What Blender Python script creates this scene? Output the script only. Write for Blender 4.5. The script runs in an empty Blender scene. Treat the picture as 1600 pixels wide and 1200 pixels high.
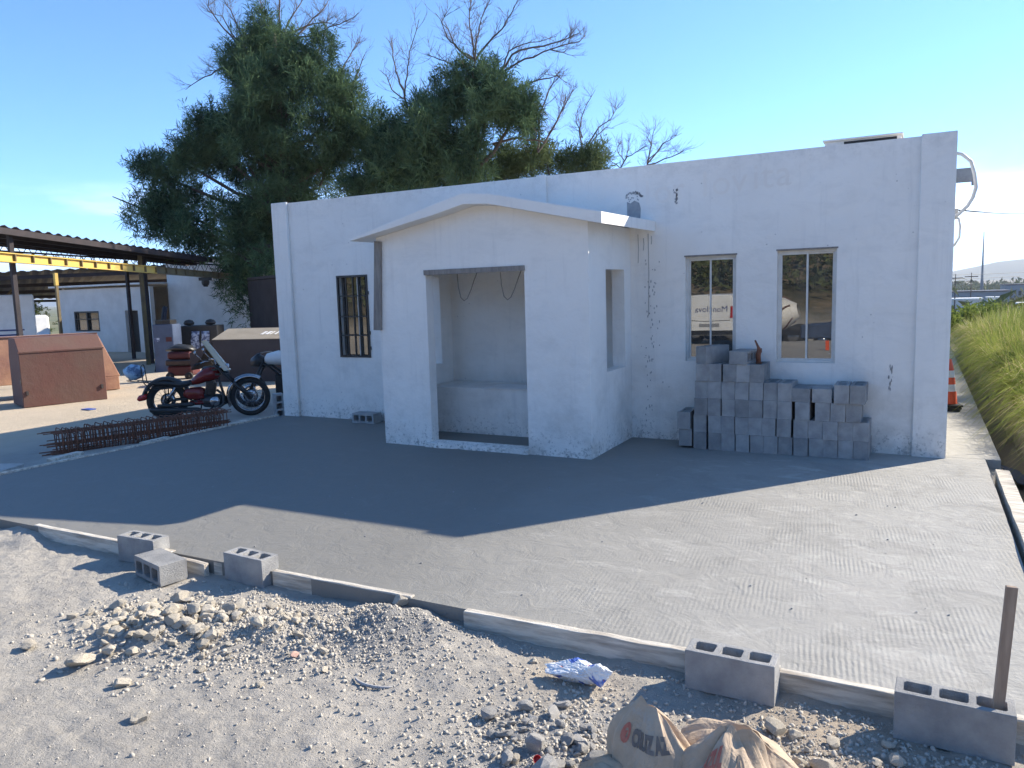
import bpy, bmesh, math, random
import numpy as np
from mathutils import Vector, Matrix, noise as mnoise
R_=math.radians
random.seed(7); rng=np.random.RandomState(7)
sc=bpy.context.scene; COL=sc.collection
# ------------------------------------------------------------------ camera
cam=bpy.data.cameras.new('camera'); camo=bpy.data.objects.new('camera',cam); COL.objects.link(camo)
cam.sensor_width=36; cam.lens=36*1205/1600; cam.clip_start=0.05; cam.clip_end=20000
_yaw=R_(27.9); _tilt=math.atan(145/1205); _roll=math.atan(.0296)
_F=Vector((-math.sin(_yaw)*math.cos(_tilt),math.cos(_yaw)*math.cos(_tilt),-math.sin(_tilt)))
_R0=Vector((math.cos(_yaw),math.sin(_yaw),0)); _U0=_R0.cross(_F)
_R=_R0*math.cos(_roll)-_U0*math.sin(_roll); _U=_R0*math.sin(_roll)+_U0*math.cos(_roll)
m=Matrix.Identity(4)
for i in range(3): m[i][0]=_R[i]; m[i][1]=_U[i]; m[i][2]=-_F[i]
m[2][3]=1.9; camo.matrix_world=m; sc.camera=camo
# ------------------------------------------------------------------ world and sun
SUN=Vector((3.48,4.36,3.42)).normalized()
w=bpy.data.worlds.new('World'); sc.world=w; w.use_nodes=True
nt=w.node_tree; bgn=nt.nodes['Background']; bgn.inputs['Strength'].default_value=0.15
sky=nt.nodes.new('ShaderNodeTexSky'); sky.sky_type='NISHITA'; sky.sun_disc=False
sky.sun_elevation=math.asin(SUN.z); sky.sun_rotation=math.atan2(SUN.x,SUN.y)
sky.altitude=5000; sky.air_density=0.75; sky.dust_density=2.0; sky.ozone_density=4.0
# thin low cloud bank above the horizon
tc=nt.nodes.new('ShaderNodeTexCoord'); mp=nt.nodes.new('ShaderNodeMapping'); mp.inputs['Scale'].default_value=(2.2,2.2,11)
nz=nt.nodes.new('ShaderNodeTexNoise'); nz.inputs['Scale'].default_value=1.6; nz.inputs['Detail'].default_value=7; nz.inputs['Roughness'].default_value=.55
cr=nt.nodes.new('ShaderNodeMapRange'); cr.inputs['From Min'].default_value=.46; cr.inputs['From Max'].default_value=.64
sp=nt.nodes.new('ShaderNodeSeparateXYZ'); el=nt.nodes.new('ShaderNodeMapRange'); el.inputs["From Min"].default_value=.14; el.inputs['From Max'].default_value=.08
mu=nt.nodes.new('ShaderNodeMath'); mu.operation='MULTIPLY'; mu2=nt.nodes.new('ShaderNodeMath'); mu2.operation='MULTIPLY'; mu2.inputs[1].default_value=.75
mx=nt.nodes.new('ShaderNodeMix'); mx.data_type='RGBA'; mx.inputs[7].default_value=(6.2,6.4,6.9,1)
L=nt.links.new
L(tc.outputs['Generated'],mp.inputs[0]); L(mp.outputs[0],nz.inputs[0]); L(nz.outputs[0],cr.inputs[0]); L(tc.outputs['Generated'],sp.inputs[0]); L(sp.outputs[2],el.inputs[0])
L(cr.outputs[0],mu.inputs[0]); L(el.outputs[0],mu.inputs[1]); L(mu.outputs[0],mu2.inputs[0]); L(mu2.outputs[0],mx.inputs[0]); L(sky.outputs[0],mx.inputs[6]); hs_=nt.nodes.new('ShaderNodeHueSaturation'); hs_.inputs['Saturation'].default_value=1.10; hs_.inputs['Hue'].default_value=.493; L(mx.outputs[2],hs_.inputs['Color']); L(hs_.outputs[0],bgn.inputs[0])
sl=bpy.data.lights.new('sun','SUN'); sl.energy=3.4; sl.angle=R_(.53); sl.color=(1,.90,.74)
so=bpy.data.objects.new('sun',sl); COL.objects.link(so); so.rotation_euler=SUN.to_track_quat('Z','Y').to_euler(); so.location=(30,30,40)
sc.view_settings.view_transform='Standard'; sc.view_settings.look='None'; sc.view_settings.gamma=1; sc.view_settings.use_curve_mapping=False
sc.view_settings.exposure=1.62
sc.cycles.max_bounces=8; sc.cycles.volume_bounces=0
# ------------------------------------------------------------------ materials
def newmat(name):
    m=bpy.data.materials.new(name); m.use_nodes=True; return m, m.node_tree, m.node_tree.nodes['Principled BSDF']
def rgba(c): return (c[0],c[1],c[2],1) if not isinstance(c,(int,float)) else (c,c,c,1)
def noise_node(nt,vec,scale,detail=5,rough=.6,dist=0):
    n=nt.nodes.new('ShaderNodeTexNoise'); n.inputs['Scale'].default_value=scale; n.inputs['Detail'].default_value=detail
    n.inputs['Roughness'].default_value=rough; n.inputs['Distortion'].default_value=dist
    nt.links.new(vec,n.inputs['Vector']); return n.outputs['Fac']
def mapr(nt,v,a,b,c=0,d=1):
    n=nt.nodes.new('ShaderNodeMapRange'); nt.links.new(v,n.inputs[0])
    for i,x in enumerate((a,b,c,d)): n.inputs[i+1].default_value=x
    return n.outputs[0]
def mixc(nt,f,a,b,mode='MIX'):
    n=nt.nodes.new('ShaderNodeMix'); n.data_type='RGBA'; n.blend_type=mode
    for s,i in ((f,0),(a,6),(b,7)):
        if isinstance(s,(int,float)) and i==0: n.inputs[0].default_value=s
        elif hasattr(s,'is_linked') or hasattr(s,'links'): nt.links.new(s,n.inputs[i])
        else: n.inputs[i].default_value=rgba(s)
    return n.outputs[2]
def mth(nt,op,a,b=None):
    n=nt.nodes.new('ShaderNodeMath'); n.operation=op
    for i,s in enumerate((a,b)):
        if s is None: continue
        if isinstance(s,(int,float)): n.inputs[i].default_value=s
        else: nt.links.new(s,n.inputs[i])
    return n.outputs[0]
def coords(nt,world=True,inst=False,scale=(1,1,1)):
    if world: o=nt.nodes.new('ShaderNodeNewGeometry').outputs['Position']
    else: o=nt.nodes.new('ShaderNodeTexCoord').outputs['Object']
    if inst:
        oi=nt.nodes.new('ShaderNodeObjectInfo'); v=nt.nodes.new('ShaderNodeVectorMath'); v.operation='MULTIPLY_ADD'
        cmb=nt.nodes.new('ShaderNodeCombineXYZ')
        for i in range(3): nt.links.new(oi.outputs['Random'],cmb.inputs[i])
        nt.links.new(cmb.outputs[0],v.inputs[0]); v.inputs[1].default_value=(37,53,71); nt.links.new(o,v.inputs[2]); o=v.outputs[0]
    if scale!=(1,1,1):
        mp=nt.nodes.new('ShaderNodeMapping'); mp.inputs['Scale'].default_value=scale; nt.links.new(o,mp.inputs[0]); o=mp.outputs[0]
    return o
def bump(nt,bs,h,strength,dist,prev=None):
    b=nt.nodes.new('ShaderNodeBump'); b.inputs['Strength'].default_value=strength; b.inputs['Distance'].default_value=dist
    nt.links.new(h,b.inputs['Height'])
    if prev is not None: nt.links.new(prev,b.inputs['Normal'])
    nt.links.new(b.outputs[0],bs.inputs['Normal']); return b.outputs[0]
def pm(name,c1,c2=None,scale=6,rough=.8,metal=0,bs=.3,bd=.004,bscale=40,world=False,inst=False,cs=(1,1,1),lo=.35,hi=.65,spec=.5,tint=0):
    m,nt,b=newmat(name); c2=c2 or tuple(x*.75 for x in (c1 if not isinstance(c1,(int,float)) else (c1,)*3))
    v=coords(nt,world,inst,cs); f=mapr(nt,noise_node(nt,v,scale),lo,hi); c=mixc(nt,f,c1,c2)
    if tint:
        oi=nt.nodes.new('ShaderNodeObjectInfo'); k=mapr(nt,oi.outputs['Random'],0,1,1-tint,1+tint)
        cb=nt.nodes.new('ShaderNodeCombineColor'); 
        for i in range(3): nt.links.new(k,cb.inputs[i])
        c=mixc(nt,1.0,c,cb.outputs[0],'MULTIPLY')
    nt.links.new(c,b.inputs['Base Color']); b.inputs['Roughness'].default_value=rough; b.inputs['Metallic'].default_value=metal
    b.inputs['Specular IOR Level'].default_value=spec
    if bs: bump(nt,b,noise_node(nt,v,bscale,6,.75),bs,bd)
    return m
M={}
def wallmat():
    m,nt,b=newmat('white painted render'); v=coords(nt)
    c=mixc(nt,mapr(nt,noise_node(nt,v,.9,6),.35,.7),(.88,.85,.80),(.80,.775,.735))
    c=mixc(nt,mapr(nt,noise_node(nt,coords(nt,scale=(6,6,.5)),1.2,5,.7),.55,.8,0,.35),c,(.52,.51,.50))   # faint vertical runs
    sep=nt.nodes.new('ShaderNodeSeparateXYZ'); nt.links.new(v,sep.inputs[0]); z=sep.outputs[2]
    spl=mth(nt,'MULTIPLY',mapr(nt,noise_node(nt,v,26,4,.75),.56,.62),mapr(nt,z,.0,.38,1,0))
    spl2=mth(nt,'MULTIPLY',mapr(nt,noise_node(nt,v,9,6,.75),.52,.62),mapr(nt,z,.0,.12,1,0))
    c=mixc(nt,mth(nt,'MULTIPLY',mth(nt,'MAXIMUM',spl,spl2),.9),c,(.25,.25,.245))
    dirt=mth(nt,'MULTIPLY',mapr(nt,noise_node(nt,v,2.2,6,.7),.45,.7),mapr(nt,z,.0,1.3,1,0))
    c=mixc(nt,mth(nt,'MULTIPLY',dirt,.6),c,(.42,.40,.36))
    c=mixc(nt,mapr(nt,noise_node(nt,coords(nt,scale=(1,1,2.2)),1.7,7,.75,.6),.50,.74,0,.30),c,(.56,.55,.53))
    sp2=mapr(nt,noise_node(nt,v,30,3,.6),.73,.77)
    c=mixc(nt,mth(nt,'MULTIPLY',sp2,.7),c,(.3,.29,.28))
    top=mapr(nt,mth(nt,'MULTIPLY',mapr(nt,z,3.1,3.36,0,1),mapr(nt,noise_node(nt,v,7,5,.8),.45,.7)),0,1,0,.3)
    c=mixc(nt,top,c,(.4,.38,.35))
    nt.links.new(c,b.inputs['Base Color']); b.inputs['Roughness'].default_value=.9; b.inputs['Specular IOR Level'].default_value=.25
    n1=bump(nt,b,noise_node(nt,v,3.2,4,.6),.55,.035); bump(nt,b,noise_node(nt,v,60,5,.7),.25,.004,n1)
    return m
M['wall']=wallmat()
M['wall_in']=pm('inner render',(.60,.585,.56),(.5,.49,.47),2,.9,world=True)
M['render_grey']=pm('bare grey render',(.30,.30,.31),(.38,.38,.38),14,.95,world=True)
M['block']=pm('grey concrete block',(.40,.395,.385),(.28,.28,.28),7,.95,bs=1,bd=.010,bscale=95,inst=True,tint=.16,spec=.2)
M['wood']=pm('weathered form board',(.76,.70,.60),(.40,.35,.29),3,.9,bs=.9,bd=.012,bscale=14,cs=(1,9,9),world=True,lo=.40,hi=.64)
M['wood_grey']=pm('grey weathered plank',(.30,.27,.24),(.20,.18,.165),4,.9,bs=.7,bd=.005,bscale=20,cs=(9,9,1.2),world=True)
M['wood_stake']=pm('reddish stake wood',(.36,.27,.20),(.26,.19,.14),4,.85,bs=.5,bd=.003,bscale=24,cs=(9,9,1),world=True)
M['alu']=pm('aluminium frame',(.70,.69,.66),(.58,.57,.54),8,.5,.05,bs=.1)
M['black_metal']=pm('black painted metal',(.03,.032,.035),(.05,.045,.04),12,.5,.2,bs=.1)
M['steel_dark']=pm('dark painted steel',(.035,.026,.03),(.022,.018,.022),4,.7,.2,bs=.2,world=True)
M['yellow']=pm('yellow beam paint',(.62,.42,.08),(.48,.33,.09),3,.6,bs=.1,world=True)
M['ochre']=pm('ochre and shaded beam paint',(.17,.13,.06),(.11,.085,.05),3,.7,bs=.1,world=True)  # ochre for posts; on the crane beam it paints the shaded yellow
M['rust']=pm('red primer steel',(.115,.065,.05),(.12,.048,.038),1.3,.75,.0,bs=.5,bd=.03,bscale=3,world=True)
M['rust_sunlit']=pm('sunlit orange rusty steel',(.42,.23,.14),(.28,.14,.10),2.2,.8,.0,bs=.6,bd=.03,bscale=3.5,world=True)  # rust with the sunlight's orange glimmer put into the colour
M['rebar']=pm('rusty rebar',(.26,.11,.065),(.15,.065,.04),30,.85,.2,bs=.3,bscale=200)
M['brownbox']=pm('dark brown steel',(.045,.036,.036),(.06,.05,.05),2,.7,bs=.1,world=True)
M['tan']=pm('tan painted steel',(.34,.29,.22),(.28,.24,.18),3,.7,bs=.1,world=True)
M['corr']=pm('galvanised sheet',(.07,.06,.065),(.045,.04,.045),1.5,.6,.3,bs=.1,world=True)
M['corr_w']=pm('pale roof sheet',(.75,.75,.73),(.6,.6,.58),2,.6,bs=.1,world=True)
M['shopwall']=pm('shop wall',(.74,.72,.69),(.62,.60,.57),1.2,.9,bs=.2,bscale=6,world=True)
M['white']=pm('white paint',(.78,.78,.77),(.70,.70,.69),4,.4,bs=0)
M['blue']=pm('blue paint',(.03,.10,.42),(.025,.08,.33),4,.4,bs=0)
M['navy']=pm('navy lettering',(.03,.05,.16),(.04,.06,.2),4,.6,bs=0)
M['bluegrey']=pm('blue grey enamel',(.07,.10,.17),(.05,.07,.12),3,.5,bs=0)
M['red']=pm('red motorcycle paint',(.20,.016,.015),(.15,.014,.013),4,.18,bs=0)
M['red_matt']=pm('matt red',(.10,.015,.014),(.06,.012,.012),4,.6,bs=0)  # kept dark: shade over the yard machine is put into this red
M['rubber']=pm('tyre rubber',(.022,.022,.023),(.035,.033,.03),20,.85,bs=.3,bscale=80)
M['black']=pm('black plastic',(.018,.018,.02),(.03,.03,.03),10,.4,bs=0)
M['leather']=pm('black seat vinyl',(.016,.015,.015),(.03,.028,.027),10,.5,bs=.2,bscale=60)
M['chrome']=pm('chrome',(.42,.43,.45),(.30,.31,.33),8,.22,1,bs=0)
M['engine']=pm('engine metal',(.09,.09,.095),(.05,.05,.05),16,.4,.7,bs=.2)
M['lens_red']=pm('red lens',(.45,.02,.02),(.40,.02,.02),5,.2,bs=0)
M['orange']=pm('orange cone plastic',(.75,.10,.03),(.62,.09,.035),6,.6,bs=.1)
M['cone_white']=pm('reflective white band',(.75,.72,.66),(.6,.56,.5),10,.6,bs=.1)
M['cap_red']=pm('red bottle cap',(.70,.02,.02),(.6,.02,.02),5,.4,bs=0)
M['pvc']=pm('white conduit',(.72,.70,.66),(.6,.58,.55),5,.5,bs=0)
M['dark']=pm('dark interior',(.03,.03,.032),(.05,.048,.045),2,.9,bs=0)
M['room']=pm('room plaster',(.42,.41,.38),(.36,.35,.33),2,.9,bs=0)
M['trunk']=pm('tree bark',(.11,.085,.07),(.06,.047,.04),5,.95,bs=.8,bd=.02,bscale=12,world=True)
M['twig']=pm('dead twig bark',(.15,.115,.095),(.09,.07,.06),3,.95,bs=0,world=True)
M['cloth_white']=pm('pale cloth',(.45,.50,.60),(.10,.12,.2),9,.9,bs=.3,bscale=20,lo=.45,hi=.55)
M['helmet']=pm('pale blue patterned bundle',(.32,.48,.62),(.08,.13,.22),9,.5,bs=.3,bscale=20,lo=.45,hi=.58)
M['paper']=None
def foliage(name,dark,light,scale=.5,trans=.25):
    m,nt,b=newmat(name); v=coords(nt)
    f=mapr(nt,noise_node(nt,v,scale,4,.6),.40,.62); g=mapr(nt,noise_node(nt,v,6,2,.5),.3,.7)
    c=mixc(nt,f,dark,light); c=mixc(nt,mth(nt,'MULTIPLY',g,.45),c,tuple(x*1.5 for x in light))
    out=nt.nodes['Material Output']; d=nt.nodes.new('ShaderNodeBsdfDiffuse'); t=nt.nodes.new('ShaderNodeBsdfTranslucent'); ms=nt.nodes.new('ShaderNodeMixShader'); ms.inputs[0].default_value=trans
    nt.links.new(c,d.inputs[0]); nt.links.new(c,t.inputs[0]); nt.links.new(d.outputs[0],ms.inputs[1]); nt.links.new(t.outputs[0],ms.inputs[2]); nt.links.new(ms.outputs[0],out.inputs[0])
    nt.nodes.remove(b); return m
M['leaf']=foliage('casuarina foliage',(.020,.046,.032),(.125,.19,.095),1.0,.2)  # wide tone spread paints in sunlit tufts against the shaded crown interior
M['leaf2']=foliage('lighter foliage',(.05,.08,.04),(.13,.17,.08))
M['straw']=foliage('dry grass stalks',(.42,.33,.17),(.55,.47,.28),3.0,.3)
M['grass']=foliage('buffel grass blades',(.11,.18,.035),(.34,.36,.10),3.5,.35)
M['bush']=foliage('bush leaves',(.05,.085,.022),(.16,.20,.05),.6,.35)
M['scrub']=foliage('far scrub',(.06,.075,.035),(.12,.13,.06),.03,.1)
def glassmat():
    m,nt,b=newmat('tinted window glass'); b.inputs['Base Color'].default_value=(.012,.013,.014,1); b.inputs['Roughness'].default_value=.02
    out=nt.nodes['Material Output']; g=nt.nodes.new('ShaderNodeBsdfGlossy'); g.inputs['Roughness'].default_value=.004; g.inputs[0].default_value=(.58,.58,.57,1)
    t=nt.nodes.new('ShaderNodeBsdfTransparent'); t.inputs[0].default_value=(.35,.36,.36,1)
    ms=nt.nodes.new('ShaderNodeMixShader'); ms.inputs[0].default_value=.33
    v=coords(nt); bp=nt.nodes.new('ShaderNodeBump'); bp.inputs['Strength'].default_value=.05; bp.inputs['Distance'].default_value=.01; nt.links.new(noise_node(nt,v,2.2,1,.4),bp.inputs['Height']); nt.links.new(bp.outputs[0],g.inputs['Normal'])
    nt.links.new(t.outputs[0],ms.inputs[1]); nt.links.new(g.outputs[0],ms.inputs[2]); df=nt.nodes.new('ShaderNodeBsdfDiffuse'); df.inputs[0].default_value=(.35,.34,.32,1); m2=nt.nodes.new('ShaderNodeMixShader'); nt.links.new(mapr(nt,noise_node(nt,v,4,5,.7),.3,.75,.05,.20),m2.inputs[0]); nt.links.new(ms.outputs[0],m2.inputs[1]); nt.links.new(df.outputs[0],m2.inputs[2]); nt.links.new(m2.outputs[0],out.inputs[0]); nt.nodes.remove(b); return m
M['glass']=glassmat()
def slabmat():
    m,nt,b=newmat('fresh brushed concrete'); v=coords(nt); sep=nt.nodes.new('ShaderNodeSeparateXYZ'); nt.links.new(v,sep.inputs[0])
    x=sep.outputs[0]; y=sep.outputs[1]
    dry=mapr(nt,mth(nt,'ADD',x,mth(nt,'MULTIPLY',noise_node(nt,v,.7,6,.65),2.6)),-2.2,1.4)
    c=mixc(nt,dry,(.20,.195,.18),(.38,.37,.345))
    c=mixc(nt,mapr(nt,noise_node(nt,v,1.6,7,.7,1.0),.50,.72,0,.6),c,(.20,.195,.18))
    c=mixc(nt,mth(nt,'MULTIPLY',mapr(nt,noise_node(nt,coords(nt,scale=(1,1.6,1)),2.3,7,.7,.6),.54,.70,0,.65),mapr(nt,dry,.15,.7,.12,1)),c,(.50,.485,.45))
    c=mixc(nt,mapr(nt,noise_node(nt,v,24,6,.75),.35,.7,0,.28),c,(.22,.215,.20))
    c=mixc(nt,mapr(nt,noise_node(nt,v,45,2,.5),.74,.78,0,.7),c,(.08,.08,.08))
    nt.links.new(c,b.inputs['Base Color']); b.inputs['Specular IOR Level'].default_value=.3
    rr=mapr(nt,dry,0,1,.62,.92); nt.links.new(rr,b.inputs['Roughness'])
    def wave(rot,sc_):
        mp=nt.nodes.new('ShaderNodeMapping'); mp.inputs['Rotation'].default_value=(0,0,R_(rot)); nt.links.new(v,mp.inputs[0])
        wv=nt.nodes.new('ShaderNodeTexWave'); wv.inputs['Scale'].default_value=sc_; wv.inputs['Distortion'].default_value=3.0; wv.inputs['Detail'].default_value=3; wv.inputs['Detail Scale'].default_value=.45; wv.inputs['Detail Roughness'].default_value=.6
        nt.links.new(mp.outputs[0],wv.inputs[0]); return wv.outputs['Fac']
    rm=mapr(nt,mth(nt,'ADD',x,mth(nt,'MULTIPLY',noise_node(nt,v,.9,3),2.5)),-1.6,.6,.12,1)
    k=mapr(nt,mth(nt,'ADD',noise_node(nt,v,.7,3,.6),mapr(nt,y,5.5,8.5,-.06,.10)),.50,.56)
    wa=wave(-6,11); wb=wave(84,9.5)
    mixn=nt.nodes.new('ShaderNodeMix'); nt.links.new(k,mixn.inputs[0]); nt.links.new(wa,mixn.inputs[2]); nt.links.new(wb,mixn.inputs[3])
    h=mth(nt,'MULTIPLY',mixn.outputs[0],rm)
    h=mth(nt,'MULTIPLY',h,mapr(nt,noise_node(nt,v,1.7,6,.75),.44,.66,.03,1))
    n1=bump(nt,b,h,.5,.005); n2=bump(nt,b,noise_node(nt,v,5,7,.7,.8),.7,.02,n1); bump(nt,b,noise_node(nt,v,120,4,.7),.5,.004,n2)
    return m
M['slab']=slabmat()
def groundmat():
    m,nt,b=newmat('pale caliche dirt'); v=coords(nt); sep=nt.nodes.new('ShaderNodeSeparateXYZ'); nt.links.new(v,sep.inputs[0])
    c=mixc(nt,mapr(nt,noise_node(nt,v,.8,7,.65),.35,.65),(.52,.48,.42),(.39,.365,.33))
    c=mixc(nt,mapr(nt,noise_node(nt,v,2.1,7,.75,.8),.47,.68,0,.6),c,(.33,.31,.285))
    c=mixc(nt,mapr(nt,noise_node(nt,v,60,5,.8),.35,.7,0,.35),c,(.30,.285,.265))
    # mortar grey spot near the boards
    def spot(cx,cy,r,col,c,amt):
        d=nt.nodes.new('ShaderNodeVectorMath'); d.operation='DISTANCE'; cmb=nt.nodes.new('ShaderNodeCombineXYZ'); nt.links.new(sep.outputs[0],cmb.inputs[0]); nt.links.new(sep.outputs[1],cmb.inputs[1]); nt.links.new(cmb.outputs[0],d.inputs[0]); d.inputs[1].default_value=(cx,cy,0)
        q=mth(nt,'ADD',d.outputs['Value'],mth(nt,'MULTIPLY',noise_node(nt,v,6,5,.7),r*.8)); return mixc(nt,mapr(nt,q,r*.9,r*1.5,amt,0),c,col)
    c=spot(-2.75,3.55,.42,(.27,.265,.26),c,.9)
    c=spot(-1.3,2.8,.55,(.36,.35,.34),c,.7); c=spot(-.25,3.25,.75,(.43,.36,.285),c,.85); c=spot(-1.55,3.5,.35,(.50,.43,.345),c,.6)
    # left yard warmer, far land green brown
    yard=mapr(nt,sep.outputs[0],-10.5,-12,0,1)
    yc=mixc(nt,mapr(nt,noise_node(nt,v,.5,6,.7),.35,.65),(.56,.47,.36),(.47,.40,.31)); c=mixc(nt,yard,c,yc)
    far=mapr(nt,sep.outputs[1],34,40,0,1); fc=mixc(nt,mapr(nt,noise_node(nt,v,.03,6,.7),.4,.6),(.10,.12,.055),(.22,.20,.12)); c=mixc(nt,far,c,fc)
    hb=mapr(nt,sep.outputs[1],-24,-30,0,1); hc=mixc(nt,mapr(nt,noise_node(nt,v,.22,6,.8),.42,.58),(.075,.07,.04),(.22,.17,.11)); c=mixc(nt,hb,c,hc)
    tr=mth(nt,'MULTIPLY',mapr(nt,sep.outputs[0],.82,.9),mapr(nt,sep.outputs[1],2,4)); c=mixc(nt,mth(nt,'MULTIPLY',tr,.8),c,(.20,.17,.13))
    nt.links.new(c,b.inputs['Base Color']); b.inputs['Roughness'].default_value=1; b.inputs['Specular IOR Level'].default_value=.1
    n1=bump(nt,b,noise_node(nt,v,14,6,.7,.6),.8,.03); bump(nt,b,noise_node(nt,v,70,5,.8),.9,.012,n1); return m
M['ground']=groundmat()
M['rock']=pm('pale limestone',(.62,.56,.46),(.46,.41,.34),9,.95,bs=.8,bd=.01,bscale=45,inst=True,tint=.16,spec=.15)
M['rock_grey']=pm('grey mortar lump',(.52,.50,.47),(.38,.37,.355),12,.95,bs=.9,bd=.01,bscale=60,inst=True,tint=.15,spec=.15)
M['gravel']=pm('loose gravel',(.52,.475,.41),(.40,.375,.335),22,.95,bs=.5,bd=.005,bscale=90,world=True,spec=.15)
def papermat():
    m,nt,b=newmat('brown paper sack'); v=coords(nt)
    c=mixc(nt,mapr(nt,noise_node(nt,v,5,6,.7),.35,.65),(.48,.37,.27),(.36,.28,.20)); c=mixc(nt,mapr(nt,noise_node(nt,v,9,6,.8),.55,.7,0,.6),c,(.40,.39,.37))
    nt.links.new(c,b.inputs['Base Color']); b.inputs['Roughness'].default_value=.85
    n1=bump(nt,b,noise_node(nt,v,9,4,.6,1.2),.7,.02); bump(nt,b,noise_node(nt,v,40,3,.6),.3,.004,n1); return m
M['paper']=papermat()
def plasticmat():
    m,nt,b=newmat('printed plastic bag'); v=coords(nt)
    c=mixc(nt,mapr(nt,noise_node(nt,v,9,2,.4,.5),.565,.585),(.74,.75,.77),(.10,.17,.50)); c=mixc(nt,mapr(nt,noise_node(nt,v,17,2,.5),.68,.71),c,(.6,.14,.09))
    nt.links.new(c,b.inputs['Base Color']); b.inputs['Roughness'].default_value=.25; bump(nt,b,noise_node(nt,v,30,4,.6,1),.6,.01); return m
M['plastic']=plasticmat()
M['hill']=pm('far mountain scrub',(.10,.12,.10),(.15,.15,.11),.004,1,bs=0,world=True)
M['town']=pm('town wall',(.62,.60,.57),(.5,.48,.46),.05,.9,bs=0,world=True)
M['towndark']=pm('grey industrial wall',(.20,.21,.23),(.26,.27,.29),.03,.9,bs=0,world=True)
M['retwall']=pm('rough retaining wall',(.36,.31,.25),(.22,.19,.15),2,.95,bs=.7,bd=.03,bscale=9,world=True)
M['pink']=pm('pinkish stone',(.58,.36,.28),(.5,.33,.26),9,.95)
M['clearplastic']=pm('tan windscreen plastic',(.55,.42,.25),(.5,.4,.26),5,.2,bs=0)
M['letter']=pm('ghost lettering under paint',(.80,.76,.71),(.85,.81,.75),5,.9,bs=0,world=True)
M['letter_black']=pm('faded black print',(.13,.115,.105),(.2,.17,.15),20,.9,bs=0,world=True)
M['letter_red']=pm('faded red print',(.42,.10,.07),(.46,.18,.13),20,.9,bs=0,world=True)
M['letter_white']=pm('white lettering paint',(.8,.8,.78),(.6,.6,.58),20,.7,bs=0,world=True)
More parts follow.
